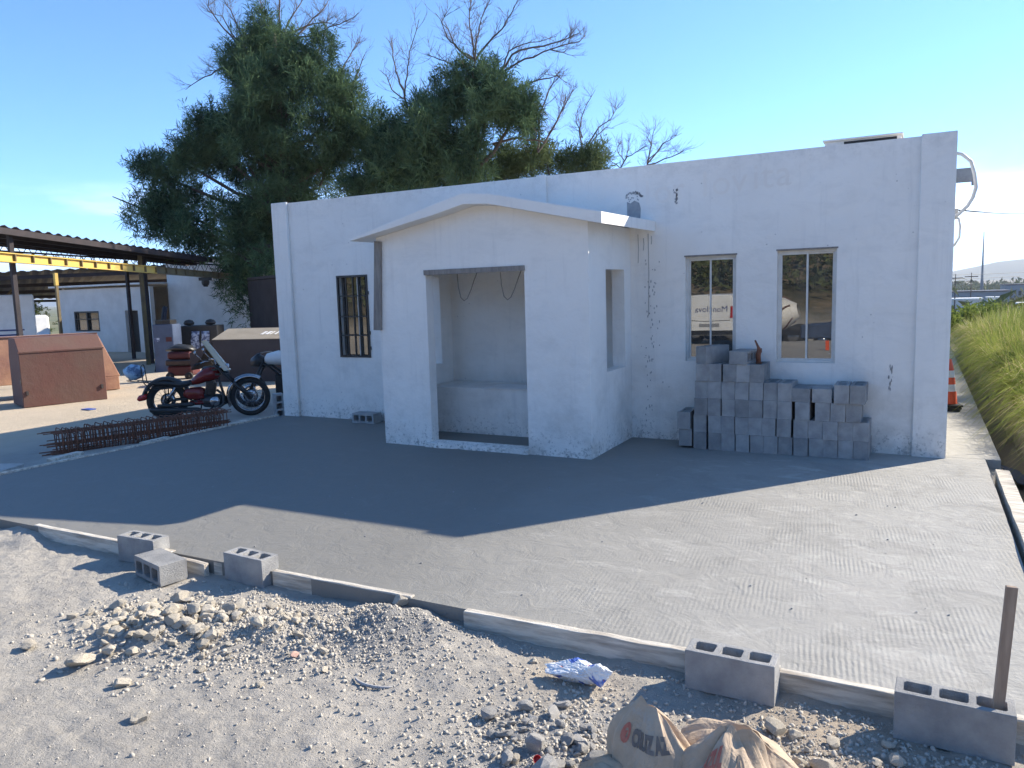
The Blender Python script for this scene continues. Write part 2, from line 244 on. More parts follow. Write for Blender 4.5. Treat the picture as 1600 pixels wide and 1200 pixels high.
# ------------------------------------------------------------------ mesh helpers
class MB:
    def __init__(s): s.v=[]; s.f=[]; s.sm=[]
    def add(s,vs,fs,smooth=False):
        o=len(s.v); s.v+= [tuple(v) for v in vs]; s.f+=[tuple(i+o for i in f) for f in fs]; s.sm+=[smooth]*len(fs); return s
    def box(s,a,b,rot=None,c=None,jit=0):
        x0,y0,z0=a;x1,y1,z1=b
        vs=[Vector(p) for p in ((x0,y0,z0),(x1,y0,z0),(x1,y1,z0),(x0,y1,z0),(x0,y0,z1),(x1,y0,z1),(x1,y1,z1),(x0,y1,z1))]
        if jit: vs=[v+Vector((random.uniform(-jit,jit),)*3) for v in vs]
        if rot is not None:
            c=Vector(c) if c is not None else Vector(((x0+x1)/2,(y0+y1)/2,(z0+z1)/2)); vs=[c+rot@(v-c) for v in vs]
        return s.add(vs,[(0,3,2,1),(4,5,6,7),(0,1,5,4),(1,2,6,5),(2,3,7,6),(3,0,4,7)])
    def prism(s,prof,a,b,frame=None):
        # prof: list of (u,w); frame maps (u,t,w)->xyz, t from a to b
        fr=frame or (lambda u,t,w_:(u,t,w_)); n=len(prof)
        vs=[fr(u,a,q) for u,q in prof]+[fr(u,b,q) for u,q in prof]
        return s.add(vs,[tuple(range(n)),tuple(range(2*n-1,n-1,-1))]+[(i,i+n,(i+1)%n+n,(i+1)%n) for i in range(n)])
    def tube(s,pts,r,n=8,smooth=True,cap=True):
        pts=[Vector(p) for p in pts]; rs=r if isinstance(r,(list,tuple)) else [r]*len(pts)
        t0=(pts[1]-pts[0]).normalized(); up=Vector((0,0,1)) if abs(t0.z)<.9 else Vector((1,0,0)); a=t0.cross(up).normalized(); vs=[]
        for i,p in enumerate(pts):
            t=(pts[min(i+1,len(pts)-1)]-pts[max(i-1,0)]); t=t.normalized() if t.length>1e-9 else t0
            a=(a-t*a.dot(t)).normalized(); b=t.cross(a)
            for k in range(n):
                g=2*math.pi*k/n; vs.append(p+(a*math.cos(g)+b*math.sin(g))*rs[i])
        fs=[(i*n+k,i*n+(k+1)%n,(i+1)*n+(k+1)%n,(i+1)*n+k) for i in range(len(pts)-1) for k in range(n)]
        s.add(vs,fs,smooth)
        if cap: s.add([],[]); o=len(s.v)-len(vs); s.f+=[tuple(o+k for k in range(n-1,-1,-1)),tuple(o+(len(pts)-1)*n+k for k in range(n))]; s.sm+=[False,False]
        return s
    def ring(s,c,R,r,axis='y',n=28,m=8,a0=0,a1=2*math.pi,rw=None):
        c=Vector(c); full=abs(a1-a0-2*math.pi)<1e-6; N=n if full else n+1; vs=[]; rw=rw or r
        for i in range(N):
            g=a0+(a1-a0)*i/n
            for k in range(m):
                h=2*math.pi*k/m; q=R+r*math.cos(h); off=rw*math.sin(h)
                p={'y':(q*math.cos(g),off,q*math.sin(g)),'x':(off,q*math.cos(g),q*math.sin(g)),'z':(q*math.cos(g),q*math.sin(g),off)}[axis]; vs.append(c+Vector(p))
        fs=[(i*m+k,i*m+(k+1)%m,((i+1)%N)*m+(k+1)%m,((i+1)%N)*m+k) for i in range(n) for k in range(m)]
        return s.add(vs,fs,True)
    def lathe(s,prof,c=(0,0,0),n=24,axis='z',smooth=True):
        c=Vector(c); vs=[]
        for r,z in prof:
            for k in range(n):
                g=2*math.pi*k/n; p=(r*math.cos(g),r*math.sin(g),z) if axis=='z' else (r*math.cos(g),z,r*math.sin(g)); vs.append(c+Vector(p))
        fs=[(i*n+k,i*n+(k+1)%n,(i+1)*n+(k+1)%n,(i+1)*n+k) for i in range(len(prof)-1) for k in range(n)]
        return s.add(vs,fs,smooth)
    def loft(s,secs,n=14,smooth=True):
        # secs: (centre, half_y, half_z) ellipses across local x
        vs=[]
        for c,a,b in secs:
            for k in range(n):
                g=2*math.pi*k/n; vs.append((c[0],c[1]+a*math.cos(g),c[2]+b*math.sin(g)))
        fs=[(i*n+k,i*n+(k+1)%n,(i+1)*n+(k+1)%n,(i+1)*n+k) for i in range(len(secs)-1) for k in range(n)]
        fs+=[tuple(range(n)),tuple((len(secs)-1)*n+k for k in range(n-1,-1,-1))]
        return s.add(vs,fs,smooth)
    def build(s,name,mat,parent=None,bevel=0,off=None):
        me=bpy.data.meshes.new(name)
        o3=off if off is not None else (Vector(parent['_o']) if parent is not None and '_o' in parent else Vector((0,0,0)))
        me.from_pydata([(v[0]-o3[0],v[1]-o3[1],v[2]-o3[2]) for v in s.v],[],s.f); me.polygons.foreach_set('use_smooth',s.sm); 
        bm=bmesh.new(); bm.from_mesh(me); bmesh.ops.recalc_face_normals(bm,faces=bm.faces)
        if bevel: bmesh.ops.bevel(bm,geom=[e for e in bm.edges if len(e.link_faces)==2 and e.calc_face_angle(0)>.5],offset=bevel,segments=1,affect='EDGES')
        bm.to_mesh(me); bm.free(); me.materials.append(mat)
        o=bpy.data.objects.new(name,me); COL.objects.link(o)
        if parent is not None:
            o.parent=parent
            if '_o' in parent: o['_o']=tuple(parent['_o'])
        return o
def tag(o,label=None,cat=None,group=None,kind=None):
    if label: o['label']=label
    if cat: o['category']=cat
    if group: o['group']=group
    if kind: o['kind']=kind
    return o
def thing(name,label,cat,loc=(0,0,0),rot=0,group=None,world=False):
    o=bpy.data.objects.new(name,None); COL.objects.link(o); o.location=loc; o.rotation_euler=(0,0,rot); o.empty_display_size=.1
    if world: o['_o']=tuple(loc)
    return tag(o,label,cat,group)
def npmesh(name,verts,faces,mat,parent=None,smooth=False,k=3):
    me=bpy.data.meshes.new(name); verts=np.asarray(verts,np.float32); faces=np.asarray(faces,np.int32)
    if parent is not None and '_o' in parent: verts=verts-np.array(parent['_o'],np.float32)
    me.vertices.add(len(verts)); me.vertices.foreach_set('co',verts.ravel()); n=len(faces)
    me.loops.add(n*k); me.loops.foreach_set('vertex_index',faces.ravel()); me.polygons.add(n)
    me.polygons.foreach_set('loop_start',np.arange(n,dtype=np.int32)*k); me.polygons.foreach_set('loop_total',np.full(n,k,np.int32))
    me.update(calc_edges=True); me.validate()
    if smooth: me.polygons.foreach_set('use_smooth',[True]*n)
    me.materials.append(mat); o=bpy.data.objects.new(name,me); COL.objects.link(o)
    if parent is not None: o.parent=parent
    return o
def copy_tree(o,parent=None):
    c=o.copy(); COL.objects.link(c)
    if parent is not None: c.parent=parent
    for ch in list(o.children): copy_tree(ch,c)
    return c
_perm=rng.rand(256,256)
def vnoise(x,y):
    xi=np.floor(x).astype(int); yi=np.floor(y).astype(int); fx=x-xi; fy=y-yi; fx=fx*fx*(3-2*fx); fy=fy*fy*(3-2*fy)
    g=lambda a,b:_perm[a%256,b%256]
    return (g(xi,yi)*(1-fx)+g(xi+1,yi)*fx)*(1-fy)+(g(xi,yi+1)*(1-fx)+g(xi+1,yi+1)*fx)*fy
def fbm(x,y,o=4,f=1.):
    r=0;a=1;t=0
    for i in range(o): r=r+a*(vnoise(x*f+i*17.3,y*f+i*5.1)-.5); t+=a; a*=.5; f*=2.03
    return r/t*2
def S(x,a,b): t=np.clip((x-a)/(b-a),0,1); return t*t*(3-2*t)
def terrain(x,y):
    x=np.asarray(x,float); y=np.asarray(y,float)
    z=-.105+.012*fbm(x,y,3,1.3)+np.where(y<4.6,.016*fbm(x,y,3,6)+.008*fbm(x,y,2,25),0)*S(y,-3,0)
    G=lambda cx,cy,sx,sy,h:h*np.exp(-((x-cx)/sx)**2-((y-cy)/sy)**2)
    near=S(y,4.4,3.9)
    rough=1+.5*fbm(x,y,3,6)
    z=z+(G(-4.05,2.95,.38,.24,.10)+G(-3.45,3.2,.4,.22,.075)+G(-2.95,3.35,.3,.2,.03)+G(-2.72,3.60,.36,.20,.115)+G(-6.95,3.78,.35,.2,.075)+G(-1.35,2.75,.35,.3,.035)+G(-.35,2.95,.35,.25,.03)+G(-2.35,3.35,.5,.2,.015))*rough*near
    z=z+S(x,-9.3,-9.8)*.045*S(y,4,6)                                      # left yard a bit higher
    z=z-S(-x,14,26)*.35*S(y,2,8)
    # trench right of slab, bank beyond retaining wall
    r=S(y,3.2,5.5); z=z-S(x,.80,.95)*.25*r; z=z+S(x,1.18,1.30)*.50*S(y,7,9)*S(y,44,24)
    z=z-S(-y,9,18)*1.1*S(-y,30,20)
    z=z-S(y,22,40)*1.0-S(y,40,160)*7.2
    z=z+S(-y,24,80)*17+S(-y,80,300)*10+np.where(y<-22,1.2*fbm(x,y,4,.12),0)
    return z
CROWN1=[(-23.94,24.96,12.14,0.88,1.06),(-25.05,25.06,11.06,1.38,1.33),(-22.14,24.59,10.77,1.59,1.27),(-24.88,23.99,10.98,0.64,0.74),(-20.98,25.43,9.54,1.27,1.33),(-22.94,24.2,9.2,2.39,1.86),(-24.61,23.55,9.04,1.01,1.2),(-25.71,23.26,7.99,0.85,0.96),(-28.0,22.08,7.17,0.69,0.9),(-27.62,22.48,5.75,1.38,1.38),(-24.5,23.98,7.06,2.52,1.86),(-22.5,25.82,7.48,1.86,1.59),(-25.52,22.51,4.58,1.86,1.33),(-24.66,24.8,4.51,1.59,1.86),(-23.41,22.86,2.45,0.85,1.46),(-23.37,25.06,5.5,1.59,1.33),(-21.03,25.97,8.25,0.93,1.06),(-26.06,23.78,8.87,0.37,0.48),(-27.66,21.33,5.53,0.48,1.06),(-26.51,22.36,7.44,0.53,0.69),(-25.79,23.77,2.92,0.37,1.01)]
CROWN2=[(-15.95,26.6,9.45,1.05,0.95),(-14.46,26.19,8.94,0.95,1.0),(-16.49,26.42,7.93,1.99,1.37),(-15.44,26.55,7.1,1.49,1.12),(-17.2,25.68,7.89,1.0,1.0),(-17.47,25.14,6.77,1.0,1.12),(-13.9,26.89,8.29,0.75,0.87),(-16.76,26.25,6.34,1.74,1.0),(-14.92,26.79,9.59,0.87,0.7)]
CROWN3=[(-19.53,25.87,7.31,0.9,1.41),(-20.43,25.69,6.36,0.9,1.16),(-18.6,25.75,8.06,0.64,0.72),(-18.65,26.11,6.5,0.77,1.03)]
CROWN4=[(-14.96,29.42,7.26,0.98,0.82),(-13.46,29.02,6.98,0.77,0.72),(-12.95,30.45,6.93,0.82,0.62),(-11.9,30.29,6.81,0.36,0.67),(-15.34,28.4,6.71,0.77,0.64)]
DEAD1=[[(-23.62,24.93,9.41),(-23.95,25.45,12.65),(-24.16,25.81,14.32),(-24.3,26.22,16.02),(-24.76,26.47,17.74)],[(-23.68,24.64,9.62),(-24.28,24.33,11.29),(-24.54,24.06,12.01),(-24.58,23.89,12.6),(-24.79,23.67,13.43),(-24.99,23.42,14.0)],[(-24.92,24.43,12.17),(-25.1,23.94,12.65),(-25.11,23.54,13.21),(-25.46,22.91,13.31)],[(-23.59,25.1,11.74),(-23.15,25.25,12.41),(-22.23,25.58,12.51),(-21.22,25.99,12.87),(-20.44,26.28,13.26)],[(-23.87,24.89,10.21),(-25.1,24.43,11.26),(-25.96,24.04,11.4),(-26.57,23.72,11.12),(-27.3,23.31,10.62)],[(-22.72,25.58,10.7),(-22.6,26.01,11.8),(-22.45,26.41,12.65),(-22.37,26.82,13.77)],[(-22.11,25.5,8.81),(-21.73,26.43,10.99),(-21.65,27.03,11.89),(-21.56,27.63,12.81)],[(-23.54,25.09,12.23),(-23.46,25.46,13.2),(-23.13,25.94,14.04),(-23.04,26.28,14.76)],[(-24.07,25.12,12.58),(-24.44,25.11,13.4),(-24.6,25.18,14.09),(-24.86,25.21,14.78)],[(-21.59,25.62,8.01),(-20.88,25.96,10.26),(-20.4,25.95,10.81),(-19.95,25.93,11.48)],[(-22.29,25.5,6.51),(-22.29,26.22,7.91),(-22.04,27.08,9.34),(-22.19,27.7,10.54)],[(-21.47,25.99,9.33),(-20.91,26.61,10.14),(-20.78,27.01,10.98)],[(-23.9,25.45,12.0),(-23.5,26.25,13.04),(-23.09,27.05,13.97),(-22.89,27.73,14.92)],[(-24.84,24.41,12.03),(-25.31,23.75,12.81),(-25.53,23.21,13.55),(-25.06,23.01,14.13)],[(-23.61,25.19,12.52),(-22.96,26.05,13.15),(-22.51,26.75,13.39),(-22.04,27.41,13.23)]]
DEAD2=[[(-15.57,26.43,5.77),(-15.35,26.4,8.62),(-15.08,26.26,10.54),(-14.94,25.89,11.23),(-14.81,25.49,11.77),(-14.55,25.19,12.51)],[(-15.6,27.18,10.84),(-15.09,27.48,11.55),(-14.63,27.71,12.01),(-14.29,27.89,12.59),(-13.95,28.09,13.29)],[(-15.61,27.1,10.9),(-16.08,26.71,11.28),(-16.33,26.43,11.6),(-16.47,26.23,12.16),(-16.18,26.27,12.7)],[(-15.5,26.99,10.78),(-15.52,27.24,11.68),(-15.45,27.52,12.46),(-15.24,27.87,13.23)],[(-16.33,26.1,7.02),(-16.89,25.69,8.1),(-17.43,25.23,8.8),(-17.48,25.01,9.35),(-17.28,24.95,10.0),(-17.08,24.9,10.88),(-16.67,25.01,11.97)],[(-18.01,25.76,9.45),(-18.48,25.6,9.85),(-18.67,25.61,10.35),(-18.92,25.54,10.62)],[(-17.82,25.54,9.5),(-18.09,25.51,10.25),(-18.3,25.52,10.99),(-18.37,25.62,11.86)],[(-14.84,27.14,9.41),(-14.68,27.69,10.41),(-14.05,28.42,10.97),(-13.29,29.21,11.4),(-12.4,30.05,11.76),(-12.29,30.48,12.1)],[(-14.74,27.81,10.54),(-14.42,28.05,11.1),(-13.32,28.66,11.39),(-12.65,29.04,11.61),(-12.11,29.35,11.84)],[(-15.73,27.27,10.53),(-16.4,26.47,10.73),(-16.6,25.89,10.81),(-16.69,25.37,10.81)],[(-14.88,27.09,7.6),(-13.8,27.19,7.74),(-12.74,27.22,7.45),(-12.15,27.12,8.11),(-11.68,26.99,8.94)],[(-13.31,27.83,7.3),(-13.12,27.64,8.56),(-12.63,27.56,9.42),(-12.12,27.45,10.01)],[(-13.22,27.65,7.19),(-12.64,28.23,8.37),(-12.38,28.59,9.12),(-12.21,28.85,9.63)],[(-15.96,26.65,9.94),(-16.41,26.01,10.34),(-16.62,25.44,10.2)],[(-14.55,27.45,10.34),(-14.38,27.42,10.78),(-14.21,27.38,11.02),(-13.39,27.67,11.29),(-12.47,28.01,11.45)],[(-14.27,27.67,9.68),(-13.27,27.9,9.94),(-12.49,27.98,10.0),(-12.03,27.83,9.62)],[(-15.68,27.21,10.86),(-16.35,26.92,11.5),(-16.58,26.86,12.12),(-17.03,26.69,12.75)],[(-13.0,28.57,11.19),(-12.51,28.68,11.02),(-12.02,28.78,10.78)],[(-17.88,25.89,8.97),(-17.5,26.26,9.6),(-17.3,26.53,10.11)]]
DEAD3=[[(-14.04,34.24,6.4),(-14.23,34.63,8.22),(-14.48,34.88,9.31),(-14.45,35.24,10.1),(-14.02,35.87,11.34)],[(-14.04,34.32,8.3),(-13.47,34.78,9.32),(-12.96,35.12,9.74),(-12.72,35.34,10.33)],[(-14.25,34.71,8.96),(-14.7,35.04,9.8),(-14.82,35.52,10.5)],[(-14.0,34.21,8.14),(-13.43,34.27,8.8),(-12.95,34.24,9.16),(-12.46,34.16,9.09)]]
DEAD4=[[(-13.08,36.19,6.51),(-12.99,36.45,7.68),(-12.75,36.7,8.2),(-12.28,37.05,8.5),(-11.97,37.3,8.8)],[(-12.98,36.41,7.67),(-12.8,36.84,8.37),(-12.75,37.22,9.18)],[(-12.97,36.22,7.65),(-13.37,35.73,8.04),(-13.68,35.28,8.25)],[(-12.85,36.52,8.03),(-12.97,35.95,8.42),(-12.72,35.56,8.71)]]
DEAD5=[[(-11.7,36.4,6.41),(-11.81,36.96,7.83),(-11.79,37.52,8.82),(-11.74,38.11,9.82)],[(-11.69,36.58,7.77),(-11.22,37.44,8.74),(-10.53,38.36,9.32)],[(-11.74,36.74,7.71),(-10.75,37.44,8.09),(-9.98,38.04,8.6)],[(-11.65,37.1,8.65),(-11.84,37.08,9.05),(-11.77,37.19,9.51)],[(-11.71,36.65,7.93),(-11.14,36.65,8.29),(-10.51,36.61,8.22)]]
# ------------------------------------------------------------------ ground
def axis(segs):
    out=[]
    for a,b,s in segs: out+=list(np.arange(a,b,s))
    return np.array(out+[segs[-1][1]])
gx=axis([(-8000,-1000,700),(-1000,-100,60),(-100,-30,5),(-30,-11,.6),(-11,-7,.12),(-7,1.5,.022),(1.5,6,.15),(6,40,3),(40,200,20),(200,1000,100),(1000,8000,700)])
gy=axis([(-600,-100,50),(-100,-20,3),(-20,.4,.6),(.4,4.3,.022),(4.3,12,.14),(12,45,1.0),(45,200,8),(200,1000,50),(1000,9000,700)])
X,Y=np.meshgrid(gx,gy); Z=terrain(X,Y); nx,ny=len(gx),len(gy)
idx=np.arange(nx*ny).reshape(ny,nx); q=np.stack([idx[:-1,:-1],idx[:-1,1:],idx[1:,1:],idx[1:,:-1]],-1).reshape(-1,4)
gr=npmesh('ground',np.stack([X,Y,Z],-1).reshape(-1,3),q,M['ground'],smooth=True,k=4); tag(gr,kind='structure')
def gz(x,y): return float(terrain(x,y))
# concrete slab with gentle unevenness, and sidewalk along the building's right side
def sheet(name,x0,x1,y0,y1,st,mat,th=.14,amp=.004):
    xs=np.linspace(x0,x1,int((x1-x0)/st)+1); ys=np.linspace(y0,y1,int((y1-y0)/st)+1); X,Y=np.meshgrid(xs,ys); Z=amp*fbm(X,Y,3,1.5)
    nx,ny=len(xs),len(ys); ii=np.arange(nx*ny).reshape(ny,nx); f=[tuple(int(v) for v in r) for r in np.stack([ii[:-1,:-1],ii[:-1,1:],ii[1:,1:],ii[1:,:-1]],-1).reshape(-1,4)]
    mb=MB(); mb.add(np.stack([X,Y,Z],-1).reshape(-1,3).tolist(),f,True)
    b=[(x0,y0),(x1,y0),(x1,y1),(x0,y1)]
    for (a,b_) in zip(b,b[1:]+b[:1]): mb.add([(a[0],a[1],0),(b_[0],b_[1],0),(b_[0],b_[1],-th),(a[0],a[1],-th)],[(0,1,2,3)])
    return tag(mb.build(name,mat),kind='structure')
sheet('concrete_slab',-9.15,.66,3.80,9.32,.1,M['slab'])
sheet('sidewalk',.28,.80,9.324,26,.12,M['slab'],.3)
# ------------------------------------------------------------------ main building
bld=thing('white_building','long low white rendered building with a small gabled porch','building',(-4.4,9.24,0),world=True)
YF=9.29; XL,XR=-9.1,.29; YB=16.6; ZT=3.37
def wallgrid(mb,a0,a1,z0,z1,t0,t1,holes,fr):
    xs=sorted({a0,a1,*[h[0] for h in holes],*[h[1] for h in holes]}); zs=sorted({z0,z1,*[h[2] for h in holes],*[h[3] for h in holes]})
    def solid(i,j):
        if not(0<=i<len(xs)-1 and 0<=j<len(zs)-1): return False
        cx=(xs[i]+xs[i+1])/2; cz=(zs[j]+zs[j+1])/2; return not any(h[0]<cx<h[1] and h[2]<cz<h[3] for h in holes)
    for i in range(len(xs)-1):
        for j in range(len(zs)-1):
            if not solid(i,j): continue
            a,b,c,d=xs[i],xs[i+1],zs[j],zs[j+1]
            for t in (t0,t1): mb.add([fr(a,t,c),fr(b,t,c),fr(b,t,d),fr(a,t,d)],[(0,1,2,3)])
            for (ii,jj,p,q) in ((i-1,j,(a,c),(a,d)),(i+1,j,(b,c),(b,d)),(i,j-1,(a,c),(b,c)),(i,j+1,(a,d),(b,d))):
                if not solid(ii,jj): mb.add([fr(p[0],t0,p[1]),fr(q[0],t0,q[1]),fr(q[0],t1,q[1]),fr(p[0],t1,p[1])],[(0,1,2,3)])
    return mb
fy=lambda a,t,z:(a,t,z); fx=lambda a,t,z:(t,a,z)
W1=(-2.51,-1.91,.99,2.245); W2=(-1.45,-.82,.99,2.265); W3=(-7.90,-7.31,.965,2.21)
wallgrid(MB(),XL,XR,-.12,ZT,YF,YF+.18,[W1,W2,W3],fy).build('front_wall',M['wall'],bld)
MB().box((XR-.18,YF+.182,-.12),(XR,YB,ZT)).box((XL,YF+.182,-.12),(XL+.18,YB,ZT)).box((XL+.18,YB-.18,-.12),(XR-.18,YB-.002,ZT)).build('side_wall',M['wall'],bld)
MB().box((XL+.182,YF+.182,2.75),(XR-.182,YB-.182,2.9)).build('roof',M['room'],bld)
MB().box((XL+.182,YF+.182,-.1),(XR-.182,YB-.182,-.02)).box((-5.2,YF+.184,-.02),(-5.05,YB-.184,2.74)).box((XL+.184,13.0,-.02),(XR-.184,13.1,2.74)).build('inner_wall',M['room'],bld)
for a,b in ((XL-.003,-8.79),(-.03,XR+.003)):
    MB().box((a,YF-.05,-.11),(b,YF-.002,ZT+.012)).build('pilaster',M['wall'],bld,.006)
MB().box((-4.46,YF-.035,2.9),(-4.32,YF-.002,ZT+.012)).build('pilaster',M['wall'],bld,.006)
# raised render joint lines
MB().box((-3.1,YF-.006,.88),(-2.52,YF-.001,.90)).build('render_joint',M['wall'],bld)
# grey bare mortar patches: a flat irregular smear on the wall
def smear(pts,y,name='mortar_patch',mat='render_grey',th=.006):
    return MB().prism(pts,y-th,y-.001).build(name,M[mat],bld)
def blob(cx,cz,rx,rz,n=18,j=.35):
    return [(cx+rx*math.cos(2*math.pi*k/n)*(1+random.uniform(-j,j)),cz+rz*math.sin(2*math.pi*k/n)*(1+random.uniform(-j,j))) for k in range(n)]
smear([(-3.23,2.70),(-3.07,2.70),(-3.06,2.86),(-3.08,2.93),(-3.14,2.96),(-3.19,2.93),(-3.235,2.95)],YF)
sm=MB()
for k in range(34):
    a=random.uniform(.1,math.pi-.1); r=random.uniform(.075,.11); sm.prism(blob(-3.15+r*math.cos(a)*1.1,2.99+r*math.sin(a)*.75,.010,.008,6),YF-.004,YF-.001)
for k in range(18): sm.prism(blob(-3.15+random.uniform(-.07,.07),2.97+random.uniform(-.02,.09),.006,.009,6),YF-.004,YF-.001)
for k in range(26): sm.prism(blob(-2.62+random.gauss(0,.012),2.98+random.uniform(-.1,.08),.007,.013,6),YF-.004,YF-.001)
for k in range(12): sm.prism(blob(-.26+random.gauss(0,.012),.84+random.uniform(-.14,.14),.006,.022,6),YF-.004,YF-.001)
for k in range(60): sm.prism(blob(-3.02+abs(random.gauss(0,.10)),random.uniform(.2,2.3),.006,random.uniform(.006,.022),6),YF-.004,YF-.001)
for k in range(45): sm.prism(blob(random.uniform(-8.7,0),random.uniform(.3,3.2),.006,.006,6),YF-.004,YF-.001)
sm.build('mortar_spatter',M['render_grey'],bld)['kind']='stuff'
dr=MB()
for x,z0,z1 in ((-3.10,2.55,2.2),(-2.97,2.55,1.55),(-3.03,2.5,2.35),(-2.93,2.52,2.42)): dr.tube([(x,YF-.001,z0),(x+.006,YF-.001,(z0+z1)/2),(x,YF-.001,z1)],.004,5)
dr.build('drip_stain',M['render_grey'],bld)
# windows
def slider(x0,x1,z0,z1,rail,left_in):
    fr=MB(); y0=YF+.045; y1=YF+.10; t=.028
    fr.box((x0,y0,z0),(x1,y1,z0+t)).box((x0,y0,z1-t),(x1,y1,z1)).box((x0,y0,z0+t),(x0+t,y1,z1-t)).box((x1-t,y0,z0+t),(x1,y1,z1-t))
    w_=fr.build('window',M['alu'],bld,.002); mid=(x0+x1)/2+rail
    for k,(a,b) in enumerate(((x0+t,mid+.014),(mid-.014,x1-t))):
        yy=y0+.008+(.022 if (k==0)==left_in else 0); s_=.020; s=MB()
        s.box((a,yy,z0+t),(a+s_,yy+.018,z1-t)).box((b-s_,yy,z0+t),(b,yy+.018,z1-t)).box((a+s_,yy,z0+t),(b-s_,yy+.018,z0+t+s_)).box((a+s_,yy,z1-t-s_),(b-s_,yy+.018,z1-t)); s.build('sash',M['alu'],w_)
        MB().box((a+s_,yy+.007,z0+t+s_),(b-s_,yy+.011,z1-t-s_)).build('pane',M['glass'],w_)
    return w_
slider(*W1,-.005,True); slider(*W2,0,False)
for W in (W1,W2): MB().box((W[0]-.012,YF-.004,W[3]),(W[1]+.012,YF+.03,W[3]+.018)).build('lintel_edge',M['wood_grey'],bld)
wf=MB(); x0,x1,z0,z1=W3; y0=YF-.012; t=.03
wf.box((x0,y0,z0),(x1,y0+.03,z0+t)).box((x0,y0,z1-t),(x1,y0+.03,z1)).box((x0,y0,z0+t),(x0+t,y0+.03,z1-t)).box((x1-t,y0,z0+t),(x1,y0+.03,z1-t))
bw=wf.build('barred_window',M['black_metal'],bld)
for k in (.30,.52,.70): MB().box((x0+(x1-x0)*k-.009,y0+.004,z0+t),(x0+(x1-x0)*k+.009,y0+.022,z1-t)).build('bar',M['black_metal'],bw)
for k in (.27,.5,.75): MB().box((x0+t,y0-.006,z0+(z1-z0)*k-.008),(x1-t,y0+.003,z0+(z1-z0)*k+.008)).build('bar',M['black_metal'],bw)
MB().box((x0+.34,YF+.05,z0+.01),(x0+.37,YF+.08,z1-.01)).box((x0,YF+.05,z0),(x0+.03,YF+.08,z1)).build('sash',M['alu'],bw)
MB().box((x0+.001,YF+.085,z0+.001),(x1-.001,YF+.09,z1-.001)).build('pane',M['glass'],bw)
for k,(a,b) in enumerate(((x1,z0+.35),(x1,z0+.95),(x1,z0+.12))): MB().box((a-.002,y0-.004,b),(a+.014,y0+.02,b+.05)).build('hinge',M['black_metal'],bw)
# porch
YP=7.90; PX0,PX1=-6.05,-3.20
porch=wallgrid(MB(),PX0,PX1,-.1,2.57,YP,YP+.15,[(-5.33,-3.985,.0,2.135)],fy)
def roofz(x,top):
    pts=[(-6.27,2.60 if top else 2.572),(-5.0,2.93 if top else 2.81),(-4.62,3.02 if top else 2.895),(-4.3,2.99 if top else 2.875),(-2.95,2.695 if top else 2.572)]
    return float(np.interp(x,[p[0] for p in pts],[p[1] for p in pts]))
gx_=[PX0,-5.6,-5.0,-4.62,-4.3,-3.7,PX1]
porch.prism([(PX0,2.5701),(PX1,2.5701)]+[(x,roofz(x,False)-.002) for x in reversed(gx_)],YP,YP+.15)
wallgrid(porch,YP+.15,YF-.002,-.1,2.626,PX1-.16,PX1,[(8.42,9.05,.93,2.12)],fx)
wallgrid(porch,YP+.15,YF-.002,-.1,2.61,PX0,PX0+.2,[(8.42,9.0,.93,2.12)],fx)
po=porch.build('porch',M['wall'],bld)
rx=[-6.27,-5.0,-4.62,-4.3,-2.95]
prof=[(x,roofz(x,False)) for x in rx]+[(x,roofz(x,True)) for x in reversed(rx)]
def rf_frame(u,t,w_): return (u+(.07*(t-7.66)/1.6 if u>-3 else 0),t,w_-.0)
MB().prism(prof,7.66,YF-.003,rf_frame).build('porch_roof',M['wall'],po,.004)
MB().box((PX0+.202,8.60,0),(PX1-.162,YF-.004,.66)).build('bench',M['wall'],po,.006)
MB().box((-4.95,8.58,.662),(PX1-.17,9.0,.672),Matrix.Rotation(R_(.4),3,'Z')).build('bench_board',M['white'],po)
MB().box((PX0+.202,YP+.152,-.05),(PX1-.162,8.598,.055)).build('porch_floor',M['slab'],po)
st=MB(); pts=[]
xs=np.linspace(-5.42,-3.98,26)
vs=[];fs=[]
for x in xs:
    j=random.uniform(-.012,.012); vs+=[(x,YP-.035+j,-.03),(x,YP-.03+j,.055+random.uniform(-.008,.012)),(x,YP+.1,.078),(x,YP+.148,.06)]
for i in range(len(xs)-1):
    for k in range(3): fs.append((i*4+k,i*4+k+1,i*4+k+5,i*4+k+4))
fs+=[(0,1,2,3),(len(xs)*4-1,len(xs)*4-2,len(xs)*4-3,len(xs)*4-4)]
st.add(vs,fs); st.build('door_step',M['wall'],po)
MB().box((-5.345,YP-.022,2.125),(-3.975,YP+.05,2.185),Matrix.Rotation(R_(-.3),3,'Y'),jit=.003).build('lintel_board',M['wood_grey'],po)
MB().box((-6.085,YP-.045,1.46),(-5.985,YP-.003,2.565),Matrix.Rotation(R_(3.4),3,'Y'),jit=.004).build('plank',M['wood_grey'],po)
for x in (-5.02,-4.42):
    pts=[(x+.0+.17*t if t>.5 else x-.02+.2*t,YP+.2+.05*t,2.13-.30*math.sin(math.pi*min(1,t*1.0))**.7) for t in np.linspace(0,1,14)]
    pts=[(x+.02,YP+.2,2.13),(x+.03,YP+.2,1.98),(x+.06,YP+.2,1.84),(x+.10,YP+.21,1.80),(x+.14,YP+.22,1.83),(x+.19,YP+.23,1.93),(x+.23,YP+.24,2.04),(x+.27,YP+.25,2.135)]
    MB().tube(pts,.006,6).build('hanging_wire',M['wood_grey'],po)
